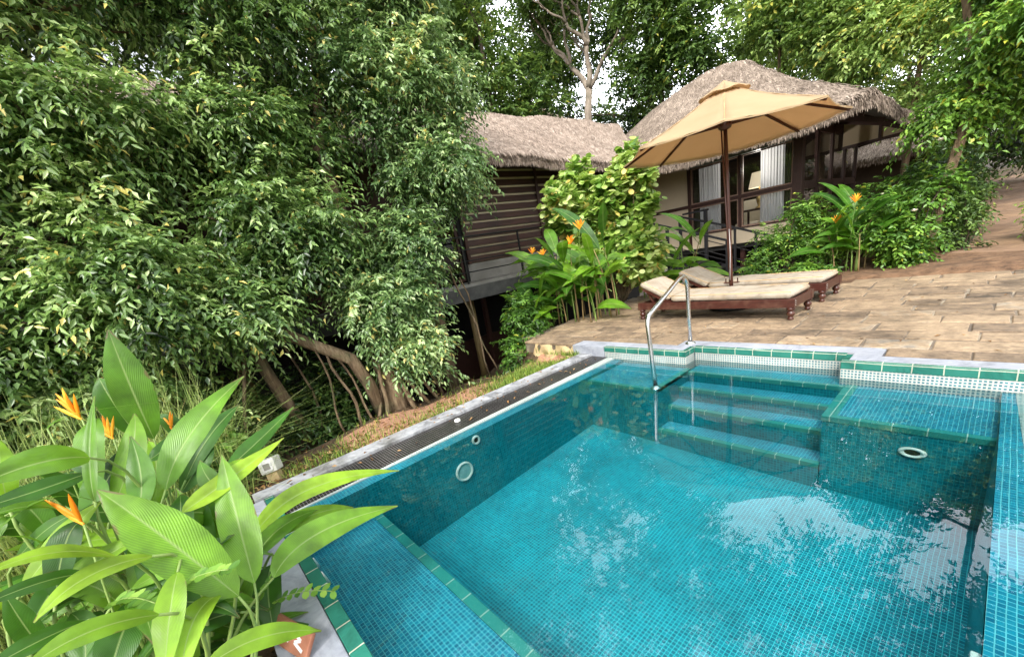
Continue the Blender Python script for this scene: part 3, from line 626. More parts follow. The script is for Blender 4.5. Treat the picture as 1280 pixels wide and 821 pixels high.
# ================================================================== LOUNGERS
def sweep(path, w, th, n=28, r=.03, amp=.004, seed=0):
    """a soft cushion: rounded section carried along a path of (x, z_top), width along y"""
    mb = MB(); rows = []
    ph = seed * 1.7
    L_ = [0]
    for a, b in zip(path, path[1:]): L_.append(L_[-1] + math.dist(a, b))
    tot = L_[-1]
    for i in range(n * 2 + 1):
        s = tot * i / (n * 2); k = max(j for j in range(len(L_)) if L_[j] <= s + 1e-9); k = min(k, len(path) - 2)
        t = (s - L_[k]) / (L_[k + 1] - L_[k]); x = path[k][0] * (1 - t) + path[k + 1][0] * t; z = path[k][1] * (1 - t) + path[k + 1][1] * t
        dx = path[k + 1][0] - path[k][0]; dz = path[k + 1][1] - path[k][1]; l = math.hypot(dx, dz); nx, nz = -dz / l, dx / l
        end = min(s, tot - s); sh = 1 if end > r else math.sqrt(max(0, 1 - (1 - end / r) ** 2)) * .8 + .2
        sec = []
        m_ = 24
        for j in range(m_):
            a = 2 * math.pi * j / m_; ca, sa = math.cos(a), math.sin(a)
            e = .32
            px = math.copysign(abs(ca) ** e, ca); pz = math.copysign(abs(sa) ** e, sa)
            yy = w / 2 * px * (.97 + .03 * sh); zz = -th / 2 + th / 2 * pz * sh
            if sa > .3: zz += amp * (math.sin(s * 9 + ph) + math.sin(yy * 11 + s * 4 + ph)) - .010 * math.exp(-((s % .5 - .25) / .02) ** 2)
            sec.append((x + nx * zz, yy, z + nz * zz))
        sec.append(sec[0]); rows.append(sec)
    mb.grid(rows)
    for rr in (rows[0], rows[-1]):
        b = len(mb.v); mb.v += rr[:-1]; f = tuple(range(b, b + len(rr) - 1)); mb.f.append(f if rr is rows[0] else f[::-1]); mb.mi.append(0); mb.sm.append(False); mb.att.append(.5)
    return mb
def lounger(name, label, cx, cy, rot, seed):
    root = thing(name, label, 'sun lounger', (cx, cy, 0), 'wooden sun loungers on the terrace'); root.rotation_euler = (0, 0, rot)
    def put(mb, n, mat, bevel=0, par=None):
        o = mb.build(n, mat, None, bevel); o.parent = par or root; return o
    hx, hy = 1.03, .325
    for (sx, sy) in ((-1, -1), (1, -1), (1, 1), (-1, 1)):
        mb = MB(); c = (sx * (hx - .045), sy * (hy - .04), 0)
        mb.lathe(c, [(.018, 0), (.030, .004), (.034, .018), (.026, .034), (.022, .042), (.034, .052), (.043, .072), (.040, .092), (.026, .104), (.024, .110), (.040, .118), (.043, .128), (.043, .15), (.0, .1505)], 18)
        put(mb, 'leg', M['lounger_wood'])
    mb = MB()
    mb.box(-hx, hx, -hy, -hy + .035, .15, .25); mb.box(-hx, hx, hy - .035, hy, .15, .25); mb.box(hx - .035, hx, -hy + .0355, hy - .0355, .151, .249); mb.box(-hx, -hx + .035, -hy + .0355, hy - .0355, .151, .249)
    for sx in (-1, 1):
        for sy in (-1, 1): mb.box(sx * hx - .075 if sx > 0 else -hx - .004, hx + .004 if sx > 0 else -hx + .075, sy * hy - (.08 if sy > 0 else .004), sy * hy + (.004 if sy > 0 else .08), .148, .254)
    put(mb, 'frame', M['lounger_wood'], .004)
    mb = MB()
    for k in range(15):
        x = -.42 + k * .095; mb.box(x, x + .07, -hy + .036, hy - .036, .215, .232)
    put(mb, 'slats', M['lounger_wood'])
    # raised back: frame, prop
    mb = MB(); a = (-.52, .235); b = (-.95, .455)
    for sy in (-1, 1): mb.beam((a[0], sy * (hy - .055), a[1]), (b[0], sy * (hy - .055), b[1]), .03, .05)
    for k in range(6):
        t = k / 5; mb.beam((a[0] + (b[0] - a[0]) * t, -(hy - .075), a[1] + (b[1] - a[1]) * t), (a[0] + (b[0] - a[0]) * t, hy - .075, a[1] + (b[1] - a[1]) * t), .06, .018, up=(.45, 0, 1))
    put(mb, 'backrest', M['lounger_wood'])
    mb = MB()
    for sy in (-1, 1): mb.beam((-.93, sy * (hy - .085), .43), (-.78, sy * (hy - .085), .2), .02, .03)
    mb.beam((-.80, -hy + .07, .225), (-.80, hy - .07, .225), .03, .03); put(mb, 'prop', M['lounger_wood'])
    put(sweep([(-.50, .345), (.2, .342), (1.0, .338)], .60, .095, seed=seed, amp=.005), 'cushion', M['cushion'])
    put(sweep([(-.965, .572), (-.80, .49), (-.505, .345)], .60, .09, n=12, seed=seed + 3, amp=.004), 'cushion', M['cushion'])
    for path in ([(-.50, .345), (.2, .342), (.985, .338)], [(-.955, .567), (-.80, .49), (-.505, .345)]):
        for sy in (-1, 1):
            mb = MB(); mb.tube([(x, sy * .291, z - .010) for x, z in path], .0055, 6); put(mb, 'piping', M['canvas'])
    # bolt heads on the foot corner
    for dz in (.175, .2, .225):
        mb = MB(); mb.lathe((hx + .003, -hy + .035, dz), [(.006, 0), (.005, .004), (.0001, .005)], 8, axis=(1, 0, 0)); put(mb, 'bolt', M['steel'])
    return root
lounger('sun_lounger', 'low dark wood lounger with a stained cream cushion, the nearer one to the pool', -2.495, 5.755, R(-1.8), 1)
lounger('sun_lounger', 'low dark wood lounger with cream cushion, the farther one behind the umbrella pole', -2.44, 6.81, R(-2.2), 6)

# ================================================================== UMBRELLA
M['canvas2'] = attr_mat('umbrella_cloth', [(0, (.49, .375, .225)), (1, (.62, .49, .315))], .9, .42, .2, noise=(3., .8), bmp=.7, bscale=5)
um = thing('garden_umbrella', 'large square-cut tan canvas umbrella on a dark wooden pole between the loungers', 'umbrella', (-2.50, 6.28, 0))
um['label'] = 'large tan canvas umbrella on a dark wooden pole between the loungers'
UX, UY = -2.575, 6.28
mb = MB(); mb.tube([(-2.50, 6.28, .04), (-2.515, 6.28, .6), (-2.54, 6.28, 1.5), (-2.573, 6.28, 2.72)], [.027, .027, .026, .022], 14); mb.build('pole', M['pole_wood'], um)
mb = MB(); mb.lathe((-2.50, 6.28, 0), [(.30, 0), (.31, .02), (.30, .06), (.12, .09), (.05, .10), (.045, .26), (.032, .27)], 28); mb.build('base', M['iron'], um)
mb = MB(); mb.box(-2.60, -2.40, 6.25, 6.31, .352, .364)
for dx in (-.08, .08): mb.lathe((-2.50 + dx, 6.28, .364), [(.008, 0), (.008, .05), (.011, .052), (.0001, .06)], 8)
mb.build('bracket', M['pole_wood'], um)
mb = MB(); mb.tube([(-2.52, 6.25, .55), (-2.545, 6.245, 1.2), (-2.60, 6.245, 2.35)], [.012, .012, .010], 8); mb.build('crank_bar', M['pole_wood'], um)
mb = MB(); mb.tube([(-2.51, 6.247, .40), (-2.50, 6.24, .8), (-2.515, 6.245, 1.1)], .004, 6); mb.build('cord', M['white_paint'], um)
mb = MB(); mb.lathe((-2.568, 6.28, 2.34), [(.03, 0), (.075, .02), (.085, .05), (.08, .09), (.03, .11)], 16); mb.build('hub', M['pole_wood'], um)
mb = MB(); mb.lathe((-2.573, 6.28, 2.62), [(.028, 0), (.05, .02), (.05, .06), (.028, .08)], 14); mb.build('hub', M['pole_wood'], um)
UR, UZ, AZ, PH = 1.33, 2.225, 2.86, 22.5
verts8 = [(UX + UR * math.cos(R(PH + 45 * k)), UY + UR * math.sin(R(PH + 45 * k)), UZ + (.02 if k % 2 else -.005)) for k in range(8)]
apex = Vector((UX, UY, AZ))
mb = MB(); nr_ = 12
for k in range(8):
    A = Vector(verts8[k]); B = Vector(verts8[(k + 1) % 8]); ns = 8; rows = []
    for i in range(nr_ + 1):
        t = i / nr_; t0 = .13 + .87 * t; row_ = []
        for j in range(ns + 1):
            s = j / ns; e = A.lerp(B, s); p = apex.lerp(e, t0)
            sag = 4 * s * (1 - s)
            p.z -= .018 * sag * t0 ** 1.5 + .035 * math.sin(math.pi * t0)   # cloth sags between the ribs
            p += (apex - Vector((e.x, e.y, apex.z))) * (.02 * sag * t0 ** 4)
            p.z += .006 * math.sin(j * 2.3 + i * 1.9 + k)
            row_.append(p)
        rows.append(row_)
    mb.grid(rows, att=.45 + .1 * random.random())
cn = mb.build('canopy', M['canvas2'], um)
so = cn.modifiers.new('Solid', 'SOLIDIFY'); so.thickness = .003
mb = MB()
for k in range(8):   # hem valance
    A = Vector(verts8[k]); B = Vector(verts8[(k + 1) % 8]); rows = []
    for dz in (0, -.012):
        row_ = []
        for j in range(9):
            s = j / 8; e = A.lerp(B, s); sag = 4 * s * (1 - s); e.z += dz - .018 * sag; e += (apex - Vector((e.x, e.y, apex.z))) * (.02 * sag - .002); row_.append(e)
        rows.append(row_)
    mb.grid(rows, att=.3)
mb.build('hem', M['canvas2'], um)
for k in range(8):
    A = Vector(verts8[k]); pts = []
    for i in range(nr_ + 1):
        t0 = .13 + .87 * i / nr_; p = apex.lerp(A, t0); p.z -= .035 * math.sin(math.pi * t0) - .004; pts.append(p)
    mb = MB(); mb.tube(pts, .005, 5, squash=.5); mb.build('seam', M['canvas'], um)
mb = MB()
ap2 = Vector((UX, UY, AZ + .045))
for k in range(8):   # little vent cap on top
    rows = []
    for i in range(6):
        t = i / 5; row_ = []
        for j in range(5):
            a = R(PH + 45 * (k + j / 4)); rr = .30 * t * (1 - .05 * math.sin(math.pi * j / 4))
            row_.append((ap2.x + rr * math.cos(a), ap2.y + rr * math.sin(a), ap2.z - .155 * t ** .9 + .012 * math.sin(a * 7) * t))
        rows.append(row_)
    mb.grid(rows, att=.6)
vc = mb.build('vent_cap', M['canvas2'], um); so = vc.modifiers.new('Solid', 'SOLIDIFY'); so.thickness = .004
for k in range(8):
    e = Vector(verts8[k]); a = Vector((UX, UY, AZ - .09)); m_ = a.lerp(e, .5); h = Vector((UX, UY, 2.40))
    b = a.lerp(e, .985); b.z -= .03
    mb = MB(); mb.beam(a, b, .018, .028); rb = mb.build('rib', M['pole_wood'], um)
    mb = MB(); mb.beam(h, (m_.x, m_.y, m_.z - .03), .016, .026); mb.build('strut', M['pole_wood'], rb)
# ================================================================== THATCHED HOUSE
def thatch_face(top, bot, seed, nstr, parent, concave=.10, thick=.20, name='thatch', noise=.05, soffit=True, strand=.24, fringe=True, straw='thatch'):
    """top and bot: polylines of the same length (world points). A bed of straw plus thousands of combed strands lying down the slope."""
    rg = np.random.default_rng(seed)
    top = np.array(top, float); bot = np.array(bot, float)
    def at(line, u):
        u = np.clip(u, 0, 1) * (len(line) - 1); i = np.minimum(u.astype(int), len(line) - 2); t = (u - i)[:, None]
        return line[i] * (1 - t) + line[i + 1] * t
    def S(u, v):
        p = at(top, u) * (1 - v[:, None]) + at(bot, u) * v[:, None]
        p[:, 2] -= concave * np.sin(np.pi * v)
        p[:, 2] += noise * (np.sin(p[:, 0] * 2.9 + p[:, 1] * 1.3) + .6 * np.sin(p[:, 0] * 1.1 - p[:, 1] * 3.7)) * .6
        return p
    nu, nv = 40, 16
    uu, vv = np.meshgrid(np.linspace(0, 1, nu), np.linspace(0, 1, nv)); P = S(uu.ravel(), vv.ravel()).reshape(nv, nu, 3)
    mb = MB(); mb.grid([list(map(tuple, r)) for r in P])
    # thickness at the eave and underside
    Q = P.copy(); Q[:, :, 2] -= thick
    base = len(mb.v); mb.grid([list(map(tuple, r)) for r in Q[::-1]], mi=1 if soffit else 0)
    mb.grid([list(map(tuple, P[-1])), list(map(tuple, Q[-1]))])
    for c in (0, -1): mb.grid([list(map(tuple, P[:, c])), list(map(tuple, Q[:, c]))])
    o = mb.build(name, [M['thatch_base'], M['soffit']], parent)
    # strands
    n = nstr
    u = rg.uniform(0, 1, n); v = rg.uniform(-.02, .97, n)
    # comb into rough courses so that tufts overlap
    p0 = S(u, v); p1 = S(u, np.minimum(v + .03, 1.03)); dd = unit(p1 - p0)
    su = unit(S(np.minimum(u + .01, 1), v) - S(np.maximum(u - .01, 0), v)); nn = unit(np.cross(su, dd)); nn = np.where(nn[:, 2:3] < 0, -nn, nn)
    tuft = np.sin(p0[:, 0] * 13 + p0[:, 1] * 9) * np.sin(v * 38 + np.sin(p0[:, 0] * 5 + p0[:, 1] * 3) * 1.5)
    dirn = unit(dd + su * rg.normal(size=(n, 1)) * .28 + nn * (.02 + .07 * rg.uniform(size=(n, 1))))
    ln = strand * rg.uniform(.5, 1.3, n); w = rg.uniform(.004, .013, n)
    lift = nn * (.006 + .009 * np.maximum(0, tuft))[:, None]
    a = p0 + lift; b = a + dirn * ln[:, None] * .6 ; c = a + dirn * ln[:, None] - nn * ln[:, None] * .10
    s = unit(np.cross(dirn, nn)) * w[:, None]
    V = np.stack([a - s, a + s, b + s * .9, b - s * .9, c + s * .15, c - s * .15], 1).reshape(-1, 3)
    i = np.arange(n)[:, None] * 6
    F = np.concatenate([i + [[0, 1, 2, 3]], i + [[3, 2, 4, 5]]], 0)
    A = np.clip(.48 + .09 * tuft + rg.normal(size=n) * .20, 0, 1); A = np.concatenate([A, A])
    parts = [(V, F, A)]
    if fringe:
        m = int(nstr * .22); u = rg.uniform(0, 1, m); p0 = S(u, np.full(m, 1.)) - np.array([0, 0, 1]) * (thick * rg.uniform(-.1, 1., m) ** 1.)[:, None]
        p1 = S(u, np.full(m, .95)); dd = unit(p0 - p1); dd = unit(dd * .8 + np.array([0, 0, -1]) * rg.uniform(.2, 1.0, (m, 1)) + rg.normal(size=(m, 3)) * .16)
        ln = rg.uniform(.03, .085, m); w = rg.uniform(.004, .009, m); su = unit(np.cross(dd, rg.normal(size=(m, 3)))) * w[:, None]
        a = p0; b = p0 + dd * ln[:, None] * .6; c = p0 + dd * ln[:, None] + np.array([0, 0, -.02])
        V = np.stack([a - su, a + su, b + su * .9, b - su * .9, c + su * .15, c - su * .15], 1).reshape(-1, 3)
        i = np.arange(m)[:, None] * 6
        F = np.concatenate([i + [[0, 1, 2, 3]], i + [[3, 2, 4, 5]]], 0)
        A = np.clip(.5 + rg.normal(size=m) * .2, 0, 1); parts.append((V, F, np.concatenate([A, A])))
    V, F, A = merge(parts)
    np_mesh('straw', V, F, M[straw], A, o, smooth=False)
    return o

house = thing('thatched_villa', 'villa on stilts with a thatched roof, a long louvred wing and big curtained windows', 'house', (-4.5, 11, 0))
def part(mb, n, m, par=None, bevel=0): return mb.build(n, M[m] if isinstance(m, str) else m, par or house, bevel)
YF = 11.
# --- walls of the room
mb = MB(); mb.box(-7.0, -5.42, YF, YF + .12, .62, 3.05); mb.box(-5.42, -3.12, YF + .001, YF + .119, .62, .965); part(mb, 'wall', 'cream')
mb = MB(); mb.box(-7.0, -5.425, YF - .02, YF - .002, 1.64, 1.72); mb.box(-5.40, -3.10, YF - .015, YF - .002, .955, .985); part(mb, 'trim_board', 'trim')
mb = MB(); mb.box(-5.42, -3.12, YF + .002, YF + .10, 2.56, 3.05); part(mb, 'header_panel', 'header')
mb = MB(); mb.box(-5.42, -5.35, YF - .03, YF + .13, .60, 3.0); mb.box(-4.21, -4.15, YF - .025, YF + .05, .986, 2.555); mb.box(-3.12, -2.95, YF - .04, YF + .14, .55, 3.0); part(mb, 'post', 'trim', bevel=.004)
# windows with frame and panes
for (x0, x1) in ((-5.345, -4.215), (-4.145, -3.125)):
    for (z0, z1) in ((.99, 1.63), (1.71, 2.55)):
        mb = MB(); w = .028
        mb.box(x0, x1, YF, YF + .05, z0, z0 + w); mb.box(x0, x1, YF, YF + .05, z1 - w, z1); mb.box(x0, x0 + w, YF + .001, YF + .049, z0 + w, z1 - w); mb.box(x1 - w, x1, YF + .001, YF + .049, z0 + w, z1 - w)
        f = part(mb, 'window', 'trim_light')
        mb = MB(); mb.quad([(x0 + w, YF + .03, z0 + w), (x1 - w, YF + .03, z0 + w), (x1 - w, YF + .03, z1 - w), (x0 + w, YF + .03, z1 - w)]); part(mb, 'pane', 'glass', f)
mb = MB(); mb.box(-5.345, -3.125, YF - .02, YF + .04, 1.631, 1.709); part(mb, 'transom', 'trim')
# --- side wall of glass between dark posts
ys = [11.14, 12.1, 13.3, 14.5, 15.7]
for k, yy in enumerate(ys[1:]):
    mb = MB(); mb.box(-3.02, -2.94, yy - .05, yy + .05, .5, 3.0); part(mb, 'post', 'trim')
for a, b in zip(ys, ys[1:]):
    for (z0, z1) in ((.62, 1.60), (1.68, 2.75)):
        mb = MB(); y0, y1 = a + .05 if a > 11.2 else a, b - .05
        mb.box(-2.99, -2.95, y0, y1, z0, z0 + .04); mb.box(-2.99, -2.95, y0, y1, z1 - .04, z1)
        mb.box(-2.988, -2.952, y0, y0 + .03, z0 + .04, z1 - .04); mb.box(-2.988, -2.952, y1 - .03, y1, z0 + .04, z1 - .04)
        f = part(mb, 'window', 'trim')
        mb = MB(); mb.quad([(-2.97, y0 + .03, z0 + .04), (-2.97, y1 - .03, z0 + .04), (-2.97, y1 - .03, z1 - .04), (-2.97, y0 + .03, z1 - .04)]); part(mb, 'pane', 'glass', f)
mb = MB(); mb.box(-3.0, -2.94, 11.14, 15.75, 2.751, 3.0); mb.box(-3.0, -2.94, 11.14, 15.75, 1.601, 1.679); mb.box(-3.0, -2.93, 11.14, 15.75, .50, .619); part(mb, 'side_beam', 'trim')
# --- room inside, floor slab
mb = MB(); mb.box(-7.0, -3.0, 11.13, 15.7, .50, .615); part(mb, 'floor_slab', 'beam_grey')
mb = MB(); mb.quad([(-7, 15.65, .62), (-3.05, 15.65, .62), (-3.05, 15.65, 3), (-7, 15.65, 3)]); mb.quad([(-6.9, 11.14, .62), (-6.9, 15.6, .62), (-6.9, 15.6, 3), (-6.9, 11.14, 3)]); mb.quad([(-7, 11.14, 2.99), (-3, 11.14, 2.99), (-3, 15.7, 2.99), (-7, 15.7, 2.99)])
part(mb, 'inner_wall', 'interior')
mb = MB(); mb.box(-6.8, -3.4, 12.6, 12.66, -.3, .50); part(mb, 'underfloor_shade_panel', 'dark_gap')  # near-black panel painted as the shade of the open space below
for xx in (-5.4, -4.2, -3.05):
    mb = MB(); mb.box(xx - .05, xx + .05, 11.2, 11.3, -.3, .5); part(mb, 'stilt', 'trim')
# --- cream gable panel under the far eave
mb = MB(); P = [(-2.92, 2.42), (-1.80, 2.42), (-1.83, 2.50), (-2.66, 2.93), (-2.92, 3.0)]
mb.quad([(x, 14.0, z) for x, z in P]); mb.quad([(x, 14.03, z) for x, z in P][::-1]); part(mb, 'gable_panel', 'cream')
mb = MB(); mb.box(-2.93, -1.72, 13.96, 14.06, 2.36, 2.419); mb.box(-2.25, -2.19, 13.97, 13.998, 2.42, 2.72); mb.beam((-1.76, 13.98, 2.46), (-2.72, 13.98, 2.98), .05, .06); part(mb, 'gable_frame', 'trim')
# rafters below the eaves
for yy in (10.2, 12.0, 13.2, 15.0):
    mb = MB(); mb.beam((-2.97, yy, 2.95), (-1.85, yy, 2.56), .05, .09); part(mb, 'rafter', 'trim')
for xx in (-6.0, -5.0, -4.0, -3.05):
    mb = MB(); mb.beam((xx, YF + .05, 2.98), (xx, 9.85, 2.56), .05, .09); part(mb, 'rafter', 'trim')
# --- main roof
ridge = [(-4.75, 13.0, 4.88), (-5.3, 13.0, 4.97), (-5.9, 13.0, 5.0), (-6.5, 13.0, 4.92), (-7.1, 13.0, 4.74), (-8.2, 13.0, 4.42), (-9.0, 13, 4.2)]
eaveF = [(-1.63, 9.6, 2.74), (-2.9, 9.6, 2.70), (-4.1, 9.6, 2.70), (-5.3, 9.6, 2.72), (-6.4, 9.6, 2.78), (-7.4, 9.6, 2.85), (-8.6, 9.6, 2.9)]
thatch_face(ridge, eaveF, 3, 46000, house, concave=.10, straw='thatch_dark')
eaveS = [(-1.63, 9.6, 2.74), (-1.60, 11.5, 2.70), (-1.60, 14, 2.68), (-1.63, 16.4, 2.72)]
thatch_face([(-4.75, 13.0, 4.88), (-4.74, 13.05, 4.88), (-4.74, 13.15, 4.88), (-4.75, 13.2, 4.88)], eaveS, 4, 14000, house, concave=.10, straw='thatch_dark')
thatch_face([(-9.0, 13.2, 4.2), (-7.1, 13.2, 4.74), (-5.9, 13.2, 5.0), (-4.75, 13.2, 4.88)], [(-8.6, 16.4, 2.9), (-6, 16.4, 2.75), (-3.5, 16.4, 2.72), (-1.63, 16.4, 2.72)], 5, 3000, house, concave=.1)
# --- the wing: louvred wall, balcony, roof
XW = -7.0
mb = MB(); mb.box(-9.6, XW - .03, 5.0, 10.99, .95, 3.25); mb.box(-9.6, XW - .03, -4, 3.6, .95, 3.25); part(mb, 'wall', 'slat_edge')
mb = MB(); mb.box(-7.6, -7.5, 3.6, 5.0, .95, 3.25); mb.box(XW - .03, XW + .01, 4.82, 4.999, .93, 3.2); mb.box(XW - .03, XW + .01, 3.6, 3.7, .93, 3.2); part(mb, 'door_recess', 'dark_gap')
mb = MB(); mb.box(XW - .06, XW - .02, 3.7, 4.82, .95, 1.0); mb.box(XW - .06, XW - .02, 3.7, 3.76, 1.001, 2.5); mb.box(XW - .06, XW - .02, 4.76, 4.819, 1.001, 2.5); f = part(mb, 'glass_door', 'trim')
mb = MB(); mb.quad([(XW - .04, 3.76, 1.0), (XW - .04, 4.76, 1.0), (XW - .04, 4.76, 2.5), (XW - .04, 3.76, 2.5)]); part(mb, 'pane', 'glass', f)
z = 1.28; k = 0
mbs = MB(); mbe = MB()
while z < 3.2:
    mbs.quad([(XW + .035, 4.92, z), (XW + .035, 10.98, z), (XW + .005, 10.98, z + .115), (XW + .005, 4.92, z + .115)]); mbs.quad([(XW - .02, 4.92, z), (XW - .02, 10.98, z), (XW + .035, 10.98, z), (XW + .035, 4.92, z)][::-1])
    mbs.quad([(XW - .02, 4.92, z), (XW + .035, 4.92, z), (XW + .005, 4.92, z + .115), (XW - .02, 4.92, z + .115)])
    mbe.box(XW - .029, XW + .001, 4.93, 10.97, z + .117, z + .155)
    z += .158
part(mbs, 'louvre_boards', 'slat'); part(mbe, 'louvre_ledges', 'slat_edge')
mb = MB(); mb.box(XW + .036, XW + .075, 4.90, 4.97, 1.26, 3.2); part(mb, 'batten', 'slat'); mb = MB(); mb.box(XW + .036, XW + .06, 7.1, 7.17, 1.26, 3.2); part(mb, 'batten', 'slat')
mb = MB(); mb.box(XW - .1, XW + .02, 4.9, 10.98, .92, 1.26); part(mb, 'wall', 'base_grey'); mb = MB(); mb.box(XW - .1, XW + .02, -4, 3.6, .92, 3.2); part(mb, 'wall', 'slat')
mb = MB(); mb.box(XW + .03, -6.36, -4.0, 8.4, .86, .918); part(mb, 'balcony_floor', 'base_grey')
mb = MB(); mb.box(-6.40, -6.30, -4.0, 8.4, .62, .858); part(mb, 'balcony_beam', 'beam_grey')
for zz in (1.74, 1.52, 1.32, 1.12):
    mb = MB(); mb.tube([(-6.36, -4, zz), (-6.36, 8.4, zz)], .010 if zz < 1.7 else .016, 8); part(mb, 'rail', 'iron')
for yy in (.2, 1.6, 3.0, 4.4, 5.8, 7.2, 8.35):
    mb = MB(); mb.box(-6.375, -6.345, yy - .015, yy + .015, .918, 1.74); part(mb, 'rail_post', 'iron')
mb = MB(); mb.box(-8.7, -8.6, -4, 10.9, -1.6, .9); mb.box(-8.6, -7, 10.85, 10.95, -1.6, .5); part(mb, 'underfloor_shade_panel', 'dark_gap')  # near-black panels colour in the dark void under the wing
for yy in (.6, 2.6, 4.75, 6.9, 9.0):
    mb = MB(); mb.tube([(-6.95, yy, -1.6), (-6.95, yy, .86)], .075, 10); part(mb, 'stilt', 'cane')
mb = MB(); mb.box(-7.35, -7.25, 5.3, 5.38, -1.5, .8); mb.box(-7.9, -7.8, 4.0, 7.5, -1.5, -.4); part(mb, 'stilt', 'trim')
thatch_face([(-8.2, -4.0, 4.5), (-8.2, 4, 4.52), (-8.2, 8, 4.52), (-8.2, 12.4, 4.56)], [(-6.2, -4.0, 3.08), (-6.2, 4, 3.10), (-6.2, 7, 3.04), (-6.2, 10.3, 2.96)], 8, 50000, house, concave=.06, thick=.16)
thatch_face([(-8.2, 12.2, 4.45), (-8.2, 4, 4.5), (-8.2, -4, 4.5)], [(-10.3, 12.2, 2.9), (-10.3, 4, 2.9), (-10.3, -4, 2.9)], 9, 1500, house, concave=.06)
# curtains and lamp in the room -------------------------------------
def curtain(name, label, x0, x1, y, z0, z1, mat, folds, amp, group=None):
    mb = MB(); n = folds * 8; rows = []
    for zz in (z1, (z0 + z1) / 2, z0 + .02):
        rows.append([(x0 + (x1 - x0) * i / n + .004 * math.sin(i * .9 + zz), y + amp * math.sin(i / 8 * 2 * math.pi) * (1 if zz < z1 else .8) + amp * .4 * math.sin(i * .37), zz) for i in range(n + 1)])
    mb.grid(rows); o = mb.build(name, M[mat]); tag(o, label, 'curtain', group); return o
curtain('curtain', 'white sheer curtain behind the left window', -5.20, -4.68, 11.15, .66, 2.52, 'curtain', 9, .02)
curtain('curtain', 'white sheer curtain behind the right window beside the table lamp', -3.80, -3.32, 11.15, .66, 2.54, 'curtain', 8, .02)
curtain('drape', 'olive drape at the far left of the left window', -5.34, -5.21, 11.15, .66, 2.52, 'drape', 3, .02)
curtain('drape', 'olive drape at the right edge of the right window', -3.31, -3.14, 11.15, .66, 2.54, 'drape', 3, .02)
tl = thing('table_lamp', 'table lamp with a wide cream shade seen through the right window', 'lamp', (-4.02, 11.75, 1.35))
mb = MB(); mb.lathe((-4.02, 11.75, 0), [(.235, 1.82), (.165, 2.16)], 28); mb.build('lamp_shade', M['lit_shade'], tl)
mb = MB(); mb.lathe((-4.02, 11.75, 0), [(.09, 1.35), (.09, 1.37), (.03, 1.4), (.06, 1.5), (.075, 1.58), (.02, 1.68), (.012, 1.84)], 16); mb.build('lamp_base', M['brass'], tl)
ll = bpy.data.lights.new('lamp_bulb', 'POINT'); ll.energy = 45; ll.color = (1, .93, .84); ll.shadow_soft_size = .08; lo = bpy.data.objects.new('lamp_bulb', ll); COL.objects.link(lo); lo.location = (-4.02, 11.75, 2.30); attach(lo, tl)
tb = thing('side_table', 'dark side table under the lamp inside the villa', 'table', (-4.02, 11.75, .615))
mb = MB(); mb.box(-4.38, -3.66, 11.5, 12.0, 1.30, 1.349); mb.build('tabletop', M['trim'], tb)
for dx in (-.32, .32):
    for dy in (-.2, .2):
        mb = MB(); mb.box(-4.02 + dx - .02, -4.02 + dx + .02, 11.75 + dy - .02, 11.75 + dy + .02, .616, 1.299); mb.build('leg', M['trim'], tb)
ch = thing('armchair', 'cream upholstered armchair half hidden behind the left window', 'chair', (-4.5, 12.4, .615))
mb = MB(); mb.box(-4.75, -4.2, 12.15, 12.7, .85, 1.05); mb.build('seat', M['shade'], ch, .03)
mb = MB(); mb.box(-4.75, -4.2, 12.7, 12.82, .85, 1.6); mb.build('backrest', M['shade'], ch, .03)
for dx in (-.24, .24):
    for dy in (-.22, .22):
        mb = MB(); mb.box(-4.475 + dx - .02, -4.475 + dx + .02, 12.43 + dy - .02, 12.43 + dy + .02, .616, .849); mb.build('leg', M['trim'], ch)

# --- black iron stair down from the villa
st = thing('iron_stair', 'black iron stair with handrails going down in front of the villa windows', 'stair', (-4.6, 10.2, 0))
def bar(pts, r, n='rail'):
    m = MB()
    for a, b in zip(pts, pts[1:]): m.beam(a, b, r, r)
    return m.build(n, M['iron'], st)
bar([(-5.38, 10.6, 1.52), (-4.74, 10.6, 1.52)], .045)
bar([(-5.50, 10.6, 1.50), (-4.28, 10.6, 1.06), (-3.40, 10.6, .72)], .045)
bar([(-5.75, 9.8, 1.43), (-3.98, 9.8, .78)], .045)
for (x, yv, z0, z1, w) in ((-5.45, 10.6, .2, 1.50, .06), (-4.80, 10.6, .1, 1.52, .07), (-4.13, 10.6, -.1, 1.0, .045), (-3.68, 10.6, -.1, .82, .05), (-5.37, 9.8, .2, 1.28, .06), (-3.97, 9.8, -.15, .79, .07)):
    mb = MB(); mb.box(x - w / 2, x + w / 2, yv - w / 2 - .02, yv + w / 2 - .02, z0, z1); mb.build('rail_post', M['iron'], st)
for dz in (.45, .7):
    bar([(-4.85, 10.6, 1.28 - dz), (-3.7, 10.6, .85 - dz)], .018); bar([(-5.3, 9.8, 1.28 - dz), (-4.0, 9.8, .80 - dz)], .018)
for yv in (10.63, 9.77):
    mb = MB(); mb.beam((-5.7, yv, .50), (-3.7, yv, -.08), .04, .16); mb.build('stringer', M['iron'], st)
for k in range(7):
    x = -5.55 + k * .28; mb = MB(); mb.box(x, x + .26, 9.80, 10.60, .47 - k * .082, .50 - k * .082); mb.build('tread', M['iron'], st)
# --- neighbouring cottage behind
c2 = thing('thatched_cottage', 'smaller thatched roof showing behind the right end of the villa', 'house', (-1.5, 19, 0))
thatch_face([(-4.2, 21.5, 3.7), (-2.6, 21.5, 3.75), (-1.0, 21.5, 3.6)], [(-4.5, 19.2, 2.30), (-2.4, 19.2, 2.28), (-.6, 19.2, 2.2)], 12, 5000, c2, concave=.04, strand=.3)
mb = MB(); mb.box(-4.0, -1.0, 20.0, 20.2, 0.2, 2.6); mb.build('wall', M['interior'], c2)
